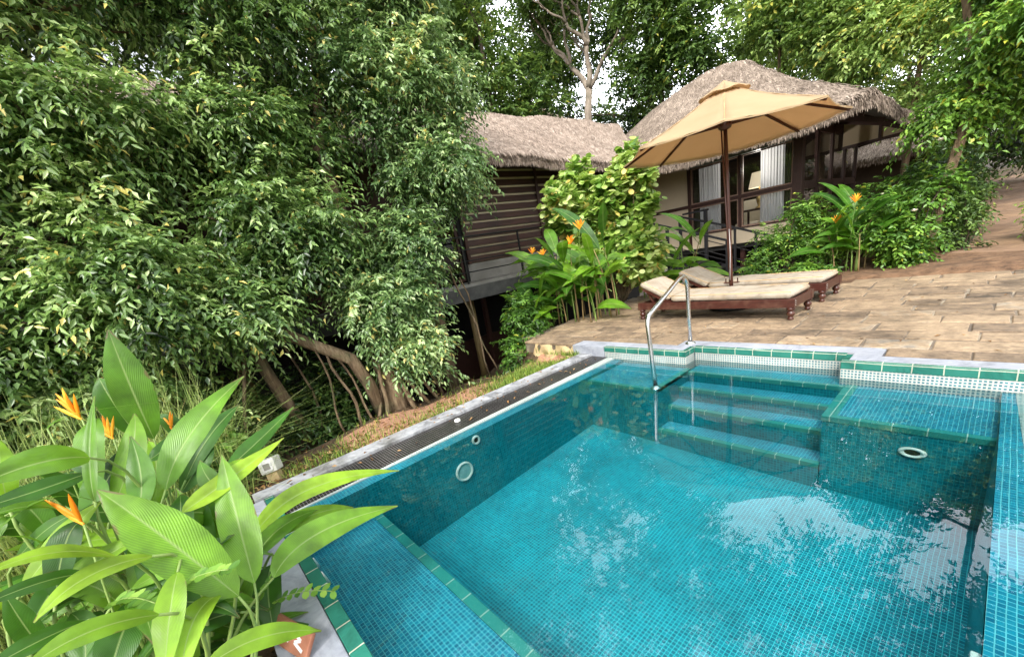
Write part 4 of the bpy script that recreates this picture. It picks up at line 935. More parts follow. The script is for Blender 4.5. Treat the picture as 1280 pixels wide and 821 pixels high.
# ================================================================== BIG-LEAVED PLANTS
def bigleaf(mb, B, Mi, T, W, tone, hint=(0, 0, 1), fold=.30, nu=8, nv=18, wavy=.05, seed=0):
    B = Vector(B); Mi = Vector(Mi); T = Vector(T); C_ = Mi * 2 - (B + T) / 2; hint = Vector(hint).normalized(); rows = []
    for i in range(nv + 1):
        t = i / nv; p = B * (1 - t) ** 2 + C_ * 2 * t * (1 - t) + T * t * t
        d = ((C_ - B) * (1 - t) + (T - C_) * t).normalized(); s = d.cross(hint)
        if s.length < .05: s = d.cross(Vector((1, .3, 0)))
        s.normalize(); n = s.cross(d)
        w = W / 2 * (math.sin(math.pi * min(1, t ** .86)) ** .66 if 0 < t < 1 else 0) * (1 if t < .6 else 1 - ((t - .6) / .4) ** 1.5 * .42)
        w = max(w, .003)
        row_ = []
        for j in range(nu + 1):
            u = j / nu * 2 - 1; f = fold * (1 - .55 * abs(u)) * abs(u)
            row_.append(p + s * u * w * (1 - .12 * fold) + n * (f * w + wavy * w * math.sin(t * 13 + seed + (2 if u > 0 else 0)) * u * u))
        rows.append(row_)
    mb.grid(rows, 0, att=tone, uvf=lambda i, j: (j / nu * 2 - 1, i / nv))
def curve3(a, b, c, n=8):
    a = Vector(a); b = Vector(b); c = Vector(c)
    return [a * (1 - t) ** 2 + b * 2 * t * (1 - t) + c * t * t for t in [i / n for i in range(n + 1)]]
def leaf_obj(parent, B, Mi, T, W, tone, root, hint, fold=.3, seed=0, pet=.006, nv=18, nu=8):
    mb = MB(); bigleaf(mb, B, Mi, T, W, tone, hint, fold, seed=seed, nv=nv, nu=nu)
    B = Vector(B); d = (Vector(Mi) - B).normalized(); r = Vector(root)
    if (B - r).length > .05:
        c = B - d * min(.25, (B - r).length * .45); c.z = max(c.z, r.z + .05)
        mb.tube(curve3(r, c, B, 9), [pet * 1.5 + (pet * .7 - pet * 1.5) * k / 9 for k in range(10)], 6, mi=1)
    return mb.build('leaf', [M['leaf_big'], M['stem']], parent)
def flower(parent, p, d, size, root=None, n=6, seed=0):
    """upright orange bracts fanning out in two ranks on a thin stalk"""
    r = random.Random(seed); p = Vector(p); d = Vector(d).normalized(); s = d.cross(Vector((.6, -.8, .1))).normalized(); nn = s.cross(d)
    mb = MB()
    for k in range(n):
        q = p + d * size * .10 * k; sg = 1 if k % 2 else -1; a = d * (.75 + .12 * k) + s * sg * (.62 - .07 * k) + nn * r.uniform(-.15, .15); a.normalize()
        L_ = size * (1.0 - .07 * k) * r.uniform(.85, 1.1); w = size * .085; sd = a.cross(nn).normalized(); rows = []
        for i in range(6):
            t = i / 5; c = q + a * L_ * t + s * sg * L_ * .10 * t * t; ww = w * (math.sin(math.pi * min(1, .12 + t * .88))) ** .8 + .0008
            rows.append([c - sd * ww * .5 + nn * ww * .5, c - sd * ww, c - nn * ww * .6, c + sd * ww, c + sd * ww * .5 + nn * ww * .5, c - sd * ww * .5 + nn * ww * .5])
        mb.grid(rows, att=r.uniform(.1, 1))
    o = mb.build('flower', M['flower'], parent)
    if root is not None:
        mb = MB(); r_ = Vector(root); mb.tube(curve3(r_, r_.lerp(p, .5) + Vector((0, 0, .1)), p, 6), .0035, 6); mb.build('flower_stem', M['stem'], parent)
    return o

FG = [
((-2.537, -0.224, 0.726),(-2.549, -0.218, 1.001),(-2.592, -0.207, 1.254),0.195,0.45),
((-2.734, -0.293, 0.722),(-2.733, -0.319, 0.928),(-2.773, -0.328, 1.043),0.158,0.35),
((-1.996, -0.21, 0.632),(-2.071, -0.066, 0.8),(-2.172, 0.184, 0.95),0.173,0.50),
((-2.194, -0.008, 0.559),(-2.253, 0.144, 0.615),(-2.36, 0.361, 0.699),0.119,0.30),
((-2.29, -0.165, 0.55),(-2.355, -0.021, 0.693),(-2.451, 0.146, 0.779),0.116,0.20),
((-1.777, -0.174, 0.6),(-1.866, -0.019, 0.618),(-2.003, 0.227, 0.661),0.108,0.95),
((-1.499, -0.113, 0.354),(-1.603, -0.217, 0.595),(-1.712, -0.321, 0.797),0.211,0.60),
((-1.594, -0.065, 0.314),(-1.74, -0.039, 0.5),(-1.925, -0.005, 0.708),0.165,0.60),
((-1.889, -0.02, 0.334),(-1.998, 0.262, 0.38),(-2.012, 0.69, 0.252),0.131,0.85),
((-1.961, -0.017, 0.254),(-2.024, 0.208, 0.243),(-2.085, 0.425, 0.14),0.117,0.70),
((-1.715, -0.009, 0.221),(-1.804, 0.206, 0.256),(-1.829, 0.57, 0.169),0.165,0.60),
((-1.894, -0.046, 0.234),(-1.967, 0.083, 0.28),(-2.05, 0.263, 0.24),0.132,0.50),
((-1.29, -0.229, 0.331),(-1.33, -0.086, 0.286),(-1.364, 0.056, 0.155),0.090,0.70),
((-1.834, -0.324, 0.874),(-1.744, -0.404, 0.923),(-1.689, -0.528, 0.92),0.123,0.55),
((-2.014, -0.374, 0.788),(-1.913, -0.473, 0.808),(-1.858, -0.604, 0.824),0.089,0.20),
((-1.877, -0.445, 0.721),(-1.803, -0.477, 0.794),(-1.761, -0.569, 0.818),0.049,0.50),
((-1.878, -0.291, 0.628),(-1.937, -0.248, 0.732),(-2.05, -0.238, 0.862),0.106,0.40),
((-1.892, -0.373, 0.719),(-1.951, -0.343, 0.856),(-2.07, -0.279, 1.036),0.050,0.50),
((-2.052, -0.46, 0.604),(-2.085, -0.401, 0.694),(-2.157, -0.413, 0.762),0.103,0.40),
((-1.55, -0.321, 0.629),(-1.484, -0.4, 0.739),(-1.438, -0.512, 0.769),0.071,0.80),
((-1.546, -0.257, 0.592),(-1.482, -0.373, 0.642),(-1.441, -0.48, 0.605),0.074,0.80),
((-1.716, -0.426, 0.554),(-1.634, -0.495, 0.621),(-1.583, -0.605, 0.644),0.059,0.20),
((-1.568, -0.439, 0.483),(-1.481, -0.502, 0.534),(-1.427, -0.603, 0.549),0.079,0.20),
((-1.384, -0.273, 0.494),(-1.311, -0.377, 0.58),(-1.258, -0.481, 0.59),0.078,0.65),
((-1.519, -0.219, 0.52),(-1.416, -0.262, 0.455),(-1.324, -0.321, 0.32),0.098,0.70),
((-1.514, -0.153, 0.386),(-1.417, -0.229, 0.396),(-1.304, -0.298, 0.284),0.106,0.75),
((-1.65, -0.379, 0.388),(-1.551, -0.402, 0.387),(-1.461, -0.458, 0.304),0.144,0.25),
((-2.001, 0.004, 0.116),(-1.902, -0.048, 0.058),(-1.797, -0.087, -0.101),0.156,0.25),
((-1.684, -0.143, 0.18),(-1.626, -0.223, 0.253),(-1.593, -0.3, 0.259),0.112,0.15),
((-2.032, -0.113, 0.415),(-1.978, -0.156, 0.504),(-1.95, -0.233, 0.507),0.144,0.45),
((-1.938, -0.162, 0.332),(-1.989, -0.156, 0.461),(-2.086, -0.131, 0.563),0.119,0.35),
((-1.998, -0.255, 0.365),(-2.016, -0.192, 0.471),(-2.091, -0.189, 0.593),0.099,0.60),
((-2.067, -0.364, 0.591),(-1.992, -0.387, 0.637),(-1.972, -0.443, 0.679),0.117,0.30),
((-2.315, -0.498, 0.861),(-2.232, -0.427, 0.78),(-2.198, -0.403, 0.708),0.069,0.30),
((-2.416, -0.264, 0.664),(-2.448, -0.198, 0.686),(-2.546, -0.127, 0.738),0.084,0.25),
((-2.618, -0.111, 0.6),(-2.619, -0.144, 0.751),(-2.656, -0.203, 0.812),0.098,0.30),
((-1.914, -0.486, 0.537),(-1.797, -0.546, 0.506),(-1.724, -0.608, 0.44),0.091,0.15),
((-1.817, -0.342, 0.488),(-1.715, -0.309, 0.387),(-1.662, -0.361, 0.296),0.110,0.20),
((-2.094, -0.652, 0.556),(-2.063, -0.541, 0.633),(-2.066, -0.455, 0.647),0.063,0.35),
((-1.7, -0.58, 0.37),(-1.675, -0.575, 0.508),(-1.694, -0.578, 0.614),0.078,0.30),
((-2.155, -0.045, 0.449),(-2.182, -0.083, 0.543),(-2.263, -0.088, 0.623),0.109,0.40),
((-1.875, -0.597, 0.517),(-1.883, -0.48, 0.535),(-1.924, -0.394, 0.397),0.091,0.43),
((-1.825, -0.618, 0.415),(-1.84, -0.503, 0.446),(-1.769, -0.427, 0.424),0.094,0.49),
((-1.708, -0.575, 0.519),(-1.71, -0.633, 0.666),(-1.701, -0.712, 0.742),0.069,0.70),
((-1.779, -0.52, 0.428),(-1.714, -0.506, 0.359),(-1.61, -0.545, 0.234),0.100,0.35),
((-1.817, -0.588, 0.551),(-1.854, -0.465, 0.649),(-1.893, -0.358, 0.709),0.093,0.75),
((-1.756, -0.526, 0.501),(-1.796, -0.458, 0.644),(-1.841, -0.413, 0.683),0.113,0.12),
((-1.789, -0.535, 0.493),(-1.81, -0.41, 0.546),(-1.735, -0.254, 0.583),0.110,0.68),
((-1.832, -0.397, 0.414),(-1.738, -0.315, 0.265),(-1.698, -0.329, -0.008),0.114,0.62),
((-1.735, -0.368, 0.434),(-1.735, -0.21, 0.45),(-1.639, -0.103, 0.48),0.094,0.60),
((-1.726, -0.268, 0.353),(-1.74, -0.181, 0.426),(-1.686, -0.064, 0.476),0.119,0.15),
((-1.825, -0.265, 0.349),(-1.883, -0.197, 0.538),(-2.034, -0.181, 0.579),0.115,0.22),
((-1.706, -0.375, 0.365),(-1.669, -0.234, 0.314),(-1.567, -0.14, 0.236),0.095,0.20),
((-1.788, -0.417, 0.336),(-1.811, -0.468, 0.484),(-1.891, -0.585, 0.473),0.107,0.60),
((-1.774, -0.393, 0.335),(-1.828, -0.318, 0.493),(-1.894, -0.328, 0.543),0.122,0.50),
((-1.991, -0.124, 0.279),(-1.908, -0.117, 0.184),(-1.886, -0.225, -0.067),0.154,0.52),
((-2.071, -0.104, 0.125),(-2.096, -0.236, 0.263),(-2.123, -0.322, 0.293),0.146,0.70),
((-2.093, -0.114, 0.148),(-2.142, -0.205, 0.337),(-2.145, -0.349, 0.494),0.157,0.59),
((-2.107, -0.261, 0.237),(-2.165, -0.209, 0.436),(-2.105, -0.197, 0.519),0.126,0.59),
((-2.011, -0.184, 0.318),(-2.072, -0.033, 0.531),(-2.006, 0.072, 0.624),0.141,0.67),
((-2.187, -0.405, 0.57),(-2.223, -0.281, 0.753),(-2.347, -0.228, 0.895),0.123,0.61),
((-2.301, -0.541, 0.513),(-2.293, -0.606, 0.65),(-2.331, -0.698, 0.66),0.094,0.27),
((-2.199, -0.448, 0.589),(-2.239, -0.379, 0.833),(-2.334, -0.338, 0.92),0.146,0.49),
((-2.294, -0.43, 0.451),(-2.325, -0.394, 0.634),(-2.423, -0.445, 0.75),0.136,0.36),
((-2.302, -0.447, 0.532),(-2.302, -0.521, 0.704),(-2.238, -0.548, 0.803),0.142,0.31),
((-2.248, -0.53, 0.55),(-2.28, -0.389, 0.673),(-2.278, -0.306, 0.782),0.116,0.07),
((-2.207, -0.45, 0.432),(-2.184, -0.545, 0.521),(-2.167, -0.687, 0.58),0.121,0.71),
((-2.224, -0.613, 0.56),(-2.202, -0.659, 0.642),(-2.13, -0.739, 0.649),0.131,0.33),
((-2.283, -0.644, 0.64),(-2.261, -0.723, 0.782),(-2.332, -0.847, 0.788),0.104,0.33),
((-2.193, -0.649, 0.692),(-2.139, -0.7, 0.672),(-2.051, -0.772, 0.568),0.125,0.49),
((-2.041, -0.538, 0.554),(-2.028, -0.386, 0.51),(-1.954, -0.243, 0.419),0.103,0.70),
((-2.231, -0.641, 0.649),(-2.184, -0.58, 0.544),(-2.184, -0.592, 0.398),0.118,0.72),
((-2.072, -0.596, 0.739),(-2.078, -0.566, 0.879),(-2.222, -0.57, 0.95),0.094,0.67),
((-2.182, -0.577, 0.516),(-2.201, -0.597, 0.713),(-2.263, -0.682, 0.807),0.114,0.40),
((-2.364, -0.353, 0.525),(-2.36, -0.414, 0.66),(-2.403, -0.544, 0.73),0.150,0.28),
((-2.31, -0.201, 0.494),(-2.323, -0.089, 0.617),(-2.438, -0.067, 0.693),0.164,0.21),
((-2.443, -0.39, 0.358),(-2.502, -0.261, 0.59),(-2.646, -0.258, 0.702),0.140,0.64),
((-2.425, -0.32, 0.299),(-2.369, -0.328, 0.244),(-2.301, -0.354, 0.039),0.116,0.49),
((-2.417, -0.371, 0.34),(-2.425, -0.464, 0.505),(-2.518, -0.61, 0.558),0.158,0.67),
((-2.378, -0.335, 0.312),(-2.412, -0.386, 0.524),(-2.447, -0.432, 0.666),0.141,0.47),
((-2.441, -0.293, 0.275),(-2.435, -0.144, 0.309),(-2.517, -0.04, 0.27),0.155,0.05),
]

clumps = [((-2.45, -.45, -.42), 'tall broad-leaved heliconia at the back left of the foreground, one leaf standing straight up'),
          ((-1.98, -.32, -.42), 'broad-leaved heliconia in the foreground whose leaves lean out over the pool corner'),
          ((-1.60, -.50, -.45), 'broad-leaved heliconia nearest to the camera at the bottom left')]
roots = []
for c, lab in clumps:
    roots.append((Vector(c), thing('heliconia_plant', lab, 'plant', c, 'heliconias beside the pool corner')))
rr = random.Random(3)
cam_p = Vector((0, 0, 1.25))
for k, (B, Mi, T, W, tone) in enumerate(FG):
    b = Vector(B); i = min(range(3), key=lambda q: (roots[q][0].x - b.x) ** 2 + .5 * (roots[q][0].y - b.y) ** 2)
    rt = roots[i][0] + Vector((rr.uniform(-.10, .10), rr.uniform(-.10, .10), 0))
    tc = (cam_p - Vector(Mi)).normalized(); hint = tc * .75 + Vector((rr.uniform(-.35, .35), rr.uniform(-.35, .35), .55 + rr.uniform(-.2, .3)))
    leaf_obj(roots[i][1], B, Mi, T, W * .80, min(1, tone * 1.1), rt, hint, fold=rr.uniform(.15, .5), seed=k)
# more, darker leaves filling the depth of the clumps
for i, (c, root) in enumerate(roots):
    for k in range(34):
        a = rr.uniform(0, 6.28); h = rr.uniform(.15, .80); ro = rr.uniform(.02, .14)
        B = Vector((c.x + math.cos(a) * ro, c.y + math.sin(a) * ro - .05, c.z + h)); ln = rr.uniform(.28, .5)
        dv = Vector((math.cos(a), math.sin(a), 0)); el = rr.uniform(-.1, .7)
        Mi = B + (dv * .75 + Vector((0, 0, el))) * ln * .5; T = Mi + (dv * .9 + Vector((0, 0, el - .6))) * ln * .5
        if T.x > -1.45 or T.y > .15 or (Mi - cam_p).length < 1.55: continue
        leaf_obj(root, B, Mi, T, rr.uniform(.07, .12), rr.uniform(.0, .6), c + Vector((rr.uniform(-.12, .12), rr.uniform(-.12, .12), 0)), (0, 0, 1), fold=rr.uniform(.2, .5), seed=k, nv=12, nu=6)
for (p, q, ri, s) in (((-2.347, -.381, .93), (-2.36, -.393, 1.08), 0, .115), ((-2.436, -.336, .80), (-2.456, -.327, .95), 0, .10), ((-2.60, -.15, .73), (-2.64, -.12, .86), 0, .095), ((-1.772, -.396, .691), (-1.804, -.398, .806), 2, .125), ((-2.50, -.05, .66), (-2.52, -.03, .76), 0, .06)):
    d = Vector(q) - Vector(p); flower(roots[ri][1], p, d + Vector((.0, -.02, 0)), s, roots[ri][0], n=3 if s == .125 else (4 if s < .1 else 6), seed=int(s * 100) + ri)

def heliconia(label, c, spread, nleaf, hmin, hmax, ln0, ln1, seed, flowers=(), wid=.105, tone=(.25, .75), canes=14, bias=(0, 0), group=None):
    r = random.Random(seed); c = Vector(c); root = thing('heliconia_plant', label, 'plant', tuple(c), group)
    mb = MB(); tops = []
    for k in range(canes):
        p = c + Vector((r.uniform(-spread[0], spread[0]), r.uniform(-spread[1], spread[1]), 0)); h = r.uniform(hmin, hmax) * .8
        q = p + Vector((r.gauss(bias[0], .12) * h, r.gauss(bias[1], .10) * h, h)); tops.append((p, q))
        mb.tube(curve3(p, p + Vector((0, 0, h * .6)), q, 6), [.013, .012, .011, .010, .009, .008, .006], 7, mi=0 if r.random() < .45 else 1)
    mb.build('canes', [M['cane'], M['stem']], root)
    for k in range(nleaf):
        p, q = tops[k % len(tops)]; t = r.uniform(.35, 1); B = p.lerp(q, t); a = r.uniform(0, 6.28) if r.random() < .4 else r.choice([math.pi * .95, math.pi * 1.1, -.1, -2.6, -.5, -1.6]) + r.gauss(0, .45)
        ln = r.uniform(ln0, ln1); dv = Vector((math.cos(a), math.sin(a), 0)) + Vector((bias[0], bias[1], 0)); el = r.uniform(.25, 1.3) * (t ** 1.1)
        B2 = B + dv * .07 + Vector((0, 0, .05)); Mi = B2 + (dv * .75 + Vector((0, 0, el))) * ln * .5; T = Mi + (dv * .9 + Vector((0, 0, el - .5))) * ln * .5
        leaf_obj(root, B2, Mi, T, wid * r.uniform(.75, 1.2), r.uniform(*tone), B, (.25, -.55, 1), fold=r.uniform(.1, .35), seed=k, pet=.005, nv=10, nu=4)
    for i, (p, s) in enumerate(flowers): flower(root, p, (r.uniform(-.2, .2), r.uniform(-.2, .1), 1), s, Vector((p[0] * .7 + c.x * .3, p[1], p[2] - .55)), n=6, seed=seed + i)
    return root
heliconia('heliconia clump with four orange flowers at the left end of the terrace', (-4.72, 5.62, -.05), (.55, .35), 78, .7, 1.6, .55, .92, 21, (((-4.40, 5.35, 1.48), .15), ((-4.64, 5.35, 1.27), .14), ((-5.25, 5.3, 1.17), .12), ((-5.5, 5.3, 1.24), .11)), .20, (.2, .72), canes=24, bias=(-.04, -.05))
heliconia('low heliconia with arching leaves leaning from the left over the terrace corner', (-5.35, 4.95, -.35), (.30, .25), 26, .5, 1.1, .5, .85, 22, (), .19, (.25, .65), canes=10, bias=(-.1, -.1))
heliconia('leafy heliconia without flowers between the round-leaved bush and the iron stair', (-4.28, 7.75, -.05), (.40, .35), 44, .5, 1.4, .55, .95, 23, (((-4.62, 7.6, 1.42), .10),), .19, (.3, .75), canes=14)
heliconia('tall heliconia with two orange flowers right of the loungers', (-1.75, 9.15, -.02), (.28, .2), 40, .6, 1.25, .5, .8, 24, (((-1.64, 8.9, 1.13), .125), ((-1.87, 8.9, .84), .13)), .18, (.2, .6), canes=12)

# ================================================================== TREES AND SHRUBS
def tree(name, label, cat, trunk, lobes, leafmat, barkmat, ntw=14, nlf=9, llen=.2, lwid=.09, pr=.7, twl=.6, seed=1, bright=(.2, .8), droop=.5, group=None, per=None, inner=.5, spread=.9, bias=None, extra=None):
    """trunk: list of (points, radii); lobes: (centre, radii, n)"""
    rg = np.random.default_rng(seed)
    root = thing(name, label, cat, tuple(trunk[0][0][0]), group)
    mb = MB()
    for pts, rad in trunk:
        pts2 = [Vector(p) for p in pts]
        mb.tube(pts2, rad, 10, wob=.07)
    tp = Vector(trunk[0][0][-1])
    allp = []; tones = []
    for (c, rad, n) in lobes:
        if pr < .5: rad = tuple(q * .86 for q in rad)
        # limb reaching into the lobe with finer branches
        src = min((Vector(p) for pts, _ in trunk for p in pts[1:]), key=lambda q: (q - Vector(c)).length)
        lp = limbs(mb, tuple(src), tuple(Vector(c)), trunk[0][1][-1] * .8, trunk[0][1][-1] * .25, rg=rg, n=6)
        P = ellipsoid_puffs(c, rad, n, rg, inner, bias)
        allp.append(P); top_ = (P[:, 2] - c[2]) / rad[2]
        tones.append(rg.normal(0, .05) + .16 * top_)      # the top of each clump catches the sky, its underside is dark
        for p in P[::max(1, len(P) // (9 if pr > .5 else 22))]: limbs(mb, lp[4], tuple(p), trunk[0][1][-1] * .3, trunk[0][1][-1] * .08, segs=4, rg=rg, n=4)
    mb.build('trunk', barkmat, root)
    P = np.concatenate(allp)
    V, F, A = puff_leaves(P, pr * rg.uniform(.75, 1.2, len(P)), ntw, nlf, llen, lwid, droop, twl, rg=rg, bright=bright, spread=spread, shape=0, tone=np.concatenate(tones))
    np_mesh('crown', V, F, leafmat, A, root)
    return root
cb = np.array([.85, -.35, .3]); cb = cb / np.linalg.norm(cb)
FI = dict(ntw=17, nlf=11, llen=.078, lwid=.033, pr=.29, twl=.33, droop=.42, inner=.5, bias=cb, spread=.7)
grp = 'weeping fig trees left of the pool'
tree('fig_tree', 'dense weeping fig with glossy leaves filling the left edge of the view', 'tree', [([(-6.1, -1.5, -1.5), (-6.0, -1.4, .3), (-5.9, -1.2, 1.8), (-5.8, -1.0, 3.2)], [.17, .14, .11, .07]), ([(-5.9, -.2, -1.4), (-5.6, -.1, .4), (-5.5, .0, 2.0)], [.07, .05, .03])],
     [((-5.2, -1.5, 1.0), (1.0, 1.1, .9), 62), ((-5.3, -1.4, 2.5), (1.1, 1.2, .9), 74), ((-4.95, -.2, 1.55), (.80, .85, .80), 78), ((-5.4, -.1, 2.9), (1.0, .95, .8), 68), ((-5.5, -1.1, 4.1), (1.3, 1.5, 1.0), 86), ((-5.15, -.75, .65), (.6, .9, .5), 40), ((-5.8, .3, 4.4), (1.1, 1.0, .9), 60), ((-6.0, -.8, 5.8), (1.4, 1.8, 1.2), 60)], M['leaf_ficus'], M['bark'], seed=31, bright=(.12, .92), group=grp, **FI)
tree('fig_tree', 'weeping fig with a buttressed trunk, a limb bent low to the left and hanging roots', 'tree', [([(-4.72, 1.85, -.55), (-4.72, 1.80, -.05), (-4.9, 1.85, .5), (-5.2, 1.95, 1.2), (-5.45, 2.05, 2.2), (-5.5, 2.0, 3.2)], [.24, .15, .12, .11, .085, .05]),
      ([(-4.66, 1.62, -.35), (-4.62, 1.53, .15), (-4.62, 1.41, .48), (-4.66, 1.15, .68), (-4.72, .82, .95), (-4.82, .52, 1.12), (-4.95, .2, 1.5)], [.085, .07, .07, .062, .055, .048, .035]),
      ([(-5.3, 1.0, -.8), (-5.1, .78, -.1), (-5.0, .62, .6), (-5.0, .58, 1.2), (-5.3, .7, 2.2)], [.08, .07, .06, .05, .03]), ([(-5.6, 2.3, -.8), (-5.6, 2.2, 1.0), (-5.5, 2.05, 2.9), (-5.6, 2.4, 4.2)], [.09, .075, .06, .04])],
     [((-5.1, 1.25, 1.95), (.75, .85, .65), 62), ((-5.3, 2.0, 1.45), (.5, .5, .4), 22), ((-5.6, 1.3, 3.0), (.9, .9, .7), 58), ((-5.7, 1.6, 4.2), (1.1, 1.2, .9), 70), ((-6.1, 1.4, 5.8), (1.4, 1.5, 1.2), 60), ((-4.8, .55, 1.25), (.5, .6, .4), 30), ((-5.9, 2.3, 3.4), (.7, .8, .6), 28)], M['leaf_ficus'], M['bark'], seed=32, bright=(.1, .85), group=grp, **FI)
tree('fig_tree', 'slimmer weeping fig right of the buttressed trunk, in front of the louvred wing', 'tree', [([(-5.3, 3.0, -.9), (-5.3, 3.0, .4), (-5.4, 3.1, 1.8), (-5.5, 3.3, 3.0), (-5.5, 3.4, 4.2)], [.10, .09, .08, .06, .04])],
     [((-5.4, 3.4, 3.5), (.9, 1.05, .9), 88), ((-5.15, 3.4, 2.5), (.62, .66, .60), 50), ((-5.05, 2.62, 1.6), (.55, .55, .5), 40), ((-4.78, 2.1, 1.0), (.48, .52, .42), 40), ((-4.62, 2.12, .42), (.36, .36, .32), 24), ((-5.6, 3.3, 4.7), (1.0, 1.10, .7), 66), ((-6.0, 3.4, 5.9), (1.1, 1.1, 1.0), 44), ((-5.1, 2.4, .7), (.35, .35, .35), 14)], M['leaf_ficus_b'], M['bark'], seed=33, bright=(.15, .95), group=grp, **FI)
# hanging and buttress roots of the middle fig
mb = MB(); rg = np.random.default_rng(5)
roots_l = [((-4.64, 1.18, .62), (-4.55, 1.30, -.33), .014), ((-4.65, 1.08, .70), (-4.62, 1.12, -.36), .010), ((-4.68, 1.28, .55), (-4.50, 1.45, -.33), .012), ((-4.72, 1.75, .35), (-4.42, 1.55, -.33), .022), ((-4.74, 1.85, .30), (-4.46, 1.95, -.32), .026), ((-4.75, 1.92, .35), (-4.48, 2.15, -.32), .020),
           ((-4.8, 2.0, .4), (-4.52, 2.32, -.33), .018), ((-4.7, 1.7, .1), (-4.40, 1.40, -.35), .018), ((-5.2, .9, 1.0), (-5.15, 1.0, -.6), .012), ((-5.1, 2.6, 1.2), (-4.9, 2.75, -.5), .012), ((-5.2, 3.3, 1.3), (-5.05, 3.55, -.5), .012), ((-5.2, 3.45, 1.1), (-5.1, 3.8, -.55), .010), ((-5.0, .5, .9), (-4.7, .2, -.4), .016), ((-4.9, 2.2, .7), (-4.62, 2.45, -.35), .014)]
for a, b, r in roots_l: limbs(mb, a, b, r, r * 1.3, segs=6, wig=.10, rg=rg, n=6)
ob = mb.build('hanging_roots', M['bark'], bpy.data.objects['fig_tree.001'])
# shaded undergrowth beneath the figs
def shrub(label, lobes, mat, seed, llen, lwid, pr=.22, ntw=14, nlf=7, twl=.25, bright=(.2, .8), droop=.3, name='shrub', base=None, group=None, stems=7, inner=.35, spread=.8, cat='shrub', barkm='bark_dark', full=0.):
    rg = np.random.default_rng(seed); c0 = base or (lobes[0][0][0], lobes[0][0][1], lobes[0][0][2] - lobes[0][1][2])
    root = thing(name, label, cat, c0, group); mb = MB(); allp = []
    for c, rad, n in lobes:
        P = ellipsoid_puffs(c, rad, n, rg, inner); allp.append(P)
        for p in P[::max(1, len(P) // stems)]: limbs(mb, (c0[0] + rg.uniform(-.08, .08), c0[1] + rg.uniform(-.08, .08), c0[2]), tuple(p), .016, .005, segs=5, rg=rg, n=5)
    mb.build('stems', M[barkm], root)
    P = np.concatenate(allp); V, F, A = puff_leaves(P, pr * rg.uniform(.75, 1.2, len(P)), ntw, nlf, llen, lwid, droop, twl, rg=rg, bright=bright, spread=spread, shape=1, full=full)
    np_mesh('foliage', V, F, mat, A, root); return root
ug = 'shaded undergrowth below the fig trees'
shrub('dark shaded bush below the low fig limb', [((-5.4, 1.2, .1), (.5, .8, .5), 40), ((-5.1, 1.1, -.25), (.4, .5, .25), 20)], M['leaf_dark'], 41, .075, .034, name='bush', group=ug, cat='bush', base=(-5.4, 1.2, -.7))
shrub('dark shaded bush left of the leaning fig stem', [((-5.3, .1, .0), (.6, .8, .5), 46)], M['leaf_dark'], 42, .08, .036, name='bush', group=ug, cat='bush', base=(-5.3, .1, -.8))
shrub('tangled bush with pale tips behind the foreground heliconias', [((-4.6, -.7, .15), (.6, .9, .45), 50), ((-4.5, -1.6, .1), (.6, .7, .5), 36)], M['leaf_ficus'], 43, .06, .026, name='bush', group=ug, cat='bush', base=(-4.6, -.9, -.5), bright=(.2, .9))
shrub('small bush with white-edged leaves left of the garden light', [((-4.2, -.15, .05), (.28, .34, .26), 22)], M['leaf_shrub'], 44, .075, .05, name='bush', cat='bush', base=(-4.2, -.15, -.35), pr=.15, twl=.16)
shrub('dark bush hanging beside the sandstone block under the terrace corner', [((-4.95, 4.35, -.15), (.35, .42, .45), 34), ((-5.2, 4.7, .25), (.35, .35, .35), 20), ((-4.75, 4.05, -.40), (.25, .2, .2), 12)], M['leaf_shrub'], 45, .085, .04, name='bush', cat='bush', base=(-5.0, 4.5, -.6), bright=(.15, .65))
shrub('thin twiggy bush with pale leaves in front of the louvred wall', [((-5.75, 5.75, 1.0), (.35, .4, .6), 16)], M['leaf_shrub'], 46, .06, .035, name='bush', cat='bush', base=(-5.6, 5.8, -.3), pr=.16, ntw=8, nlf=6, bright=(.4, .9))
# round-leaved variegated bush
shrub('tall bushy shrub with round yellow-green variegated leaves at the corner of the villa', [((-5.55, 6.75, 1.95), (.62, .55, .62), 78), ((-4.65, 7.0, 1.75), (.50, .5, .78), 74), ((-5.1, 6.9, 1.2), (.80, .5, .60), 60), ((-4.45, 6.95, .95), (.45, .45, .5), 30), ((-4.45, 7.0, 2.25), (.30, .35, .35), 30)], M['leaf_round'], 47, .12, .12, base=(-5.0, 7.0, -.1), pr=.18, ntw=13, nlf=5, twl=.17, droop=.1, bright=(.22, 1.08), barkm='bark', inner=.6, full=1.)
# right-hand planting
gr_ = 'shrubs behind the terrace on the right'
shrub('light green feathery shrub in front of the right end of the villa', [((-2.85, 9.35, .62), (.34, .3, .34), 16), ((-2.35, 9.5, 1.0), (.36, .35, .40), 20), ((-3.15, 9.2, .20), (.28, .25, .18), 10), ((-2.2, 9.4, .45), (.38, .3, .35), 18)], M['leaf_shrub'], 48, .065, .030, base=(-2.8, 9.3, -.05), pr=.2, ntw=14, nlf=11, twl=.30, droop=.35, bright=(.3, .9), group=gr_, spread=1.3)
shrub('glossy gardenia bush with white flowers at the foot of the leaning tree', [((-1.1, 9.15, .52), (.42, .32, .38), 26), ((-.95, 9.2, .22), (.42, .28, .22), 16), ((-1.45, 9.6, .95), (.36, .35, .32), 16), ((-.80, 9.35, 1.05), (.22, .22, .3), 10)], M['leaf_shrub'], 49, .085, .042, base=(-1.05, 9.2, .0), pr=.2, ntw=13, nlf=7, twl=.22, bright=(.2, .85), group=gr_)
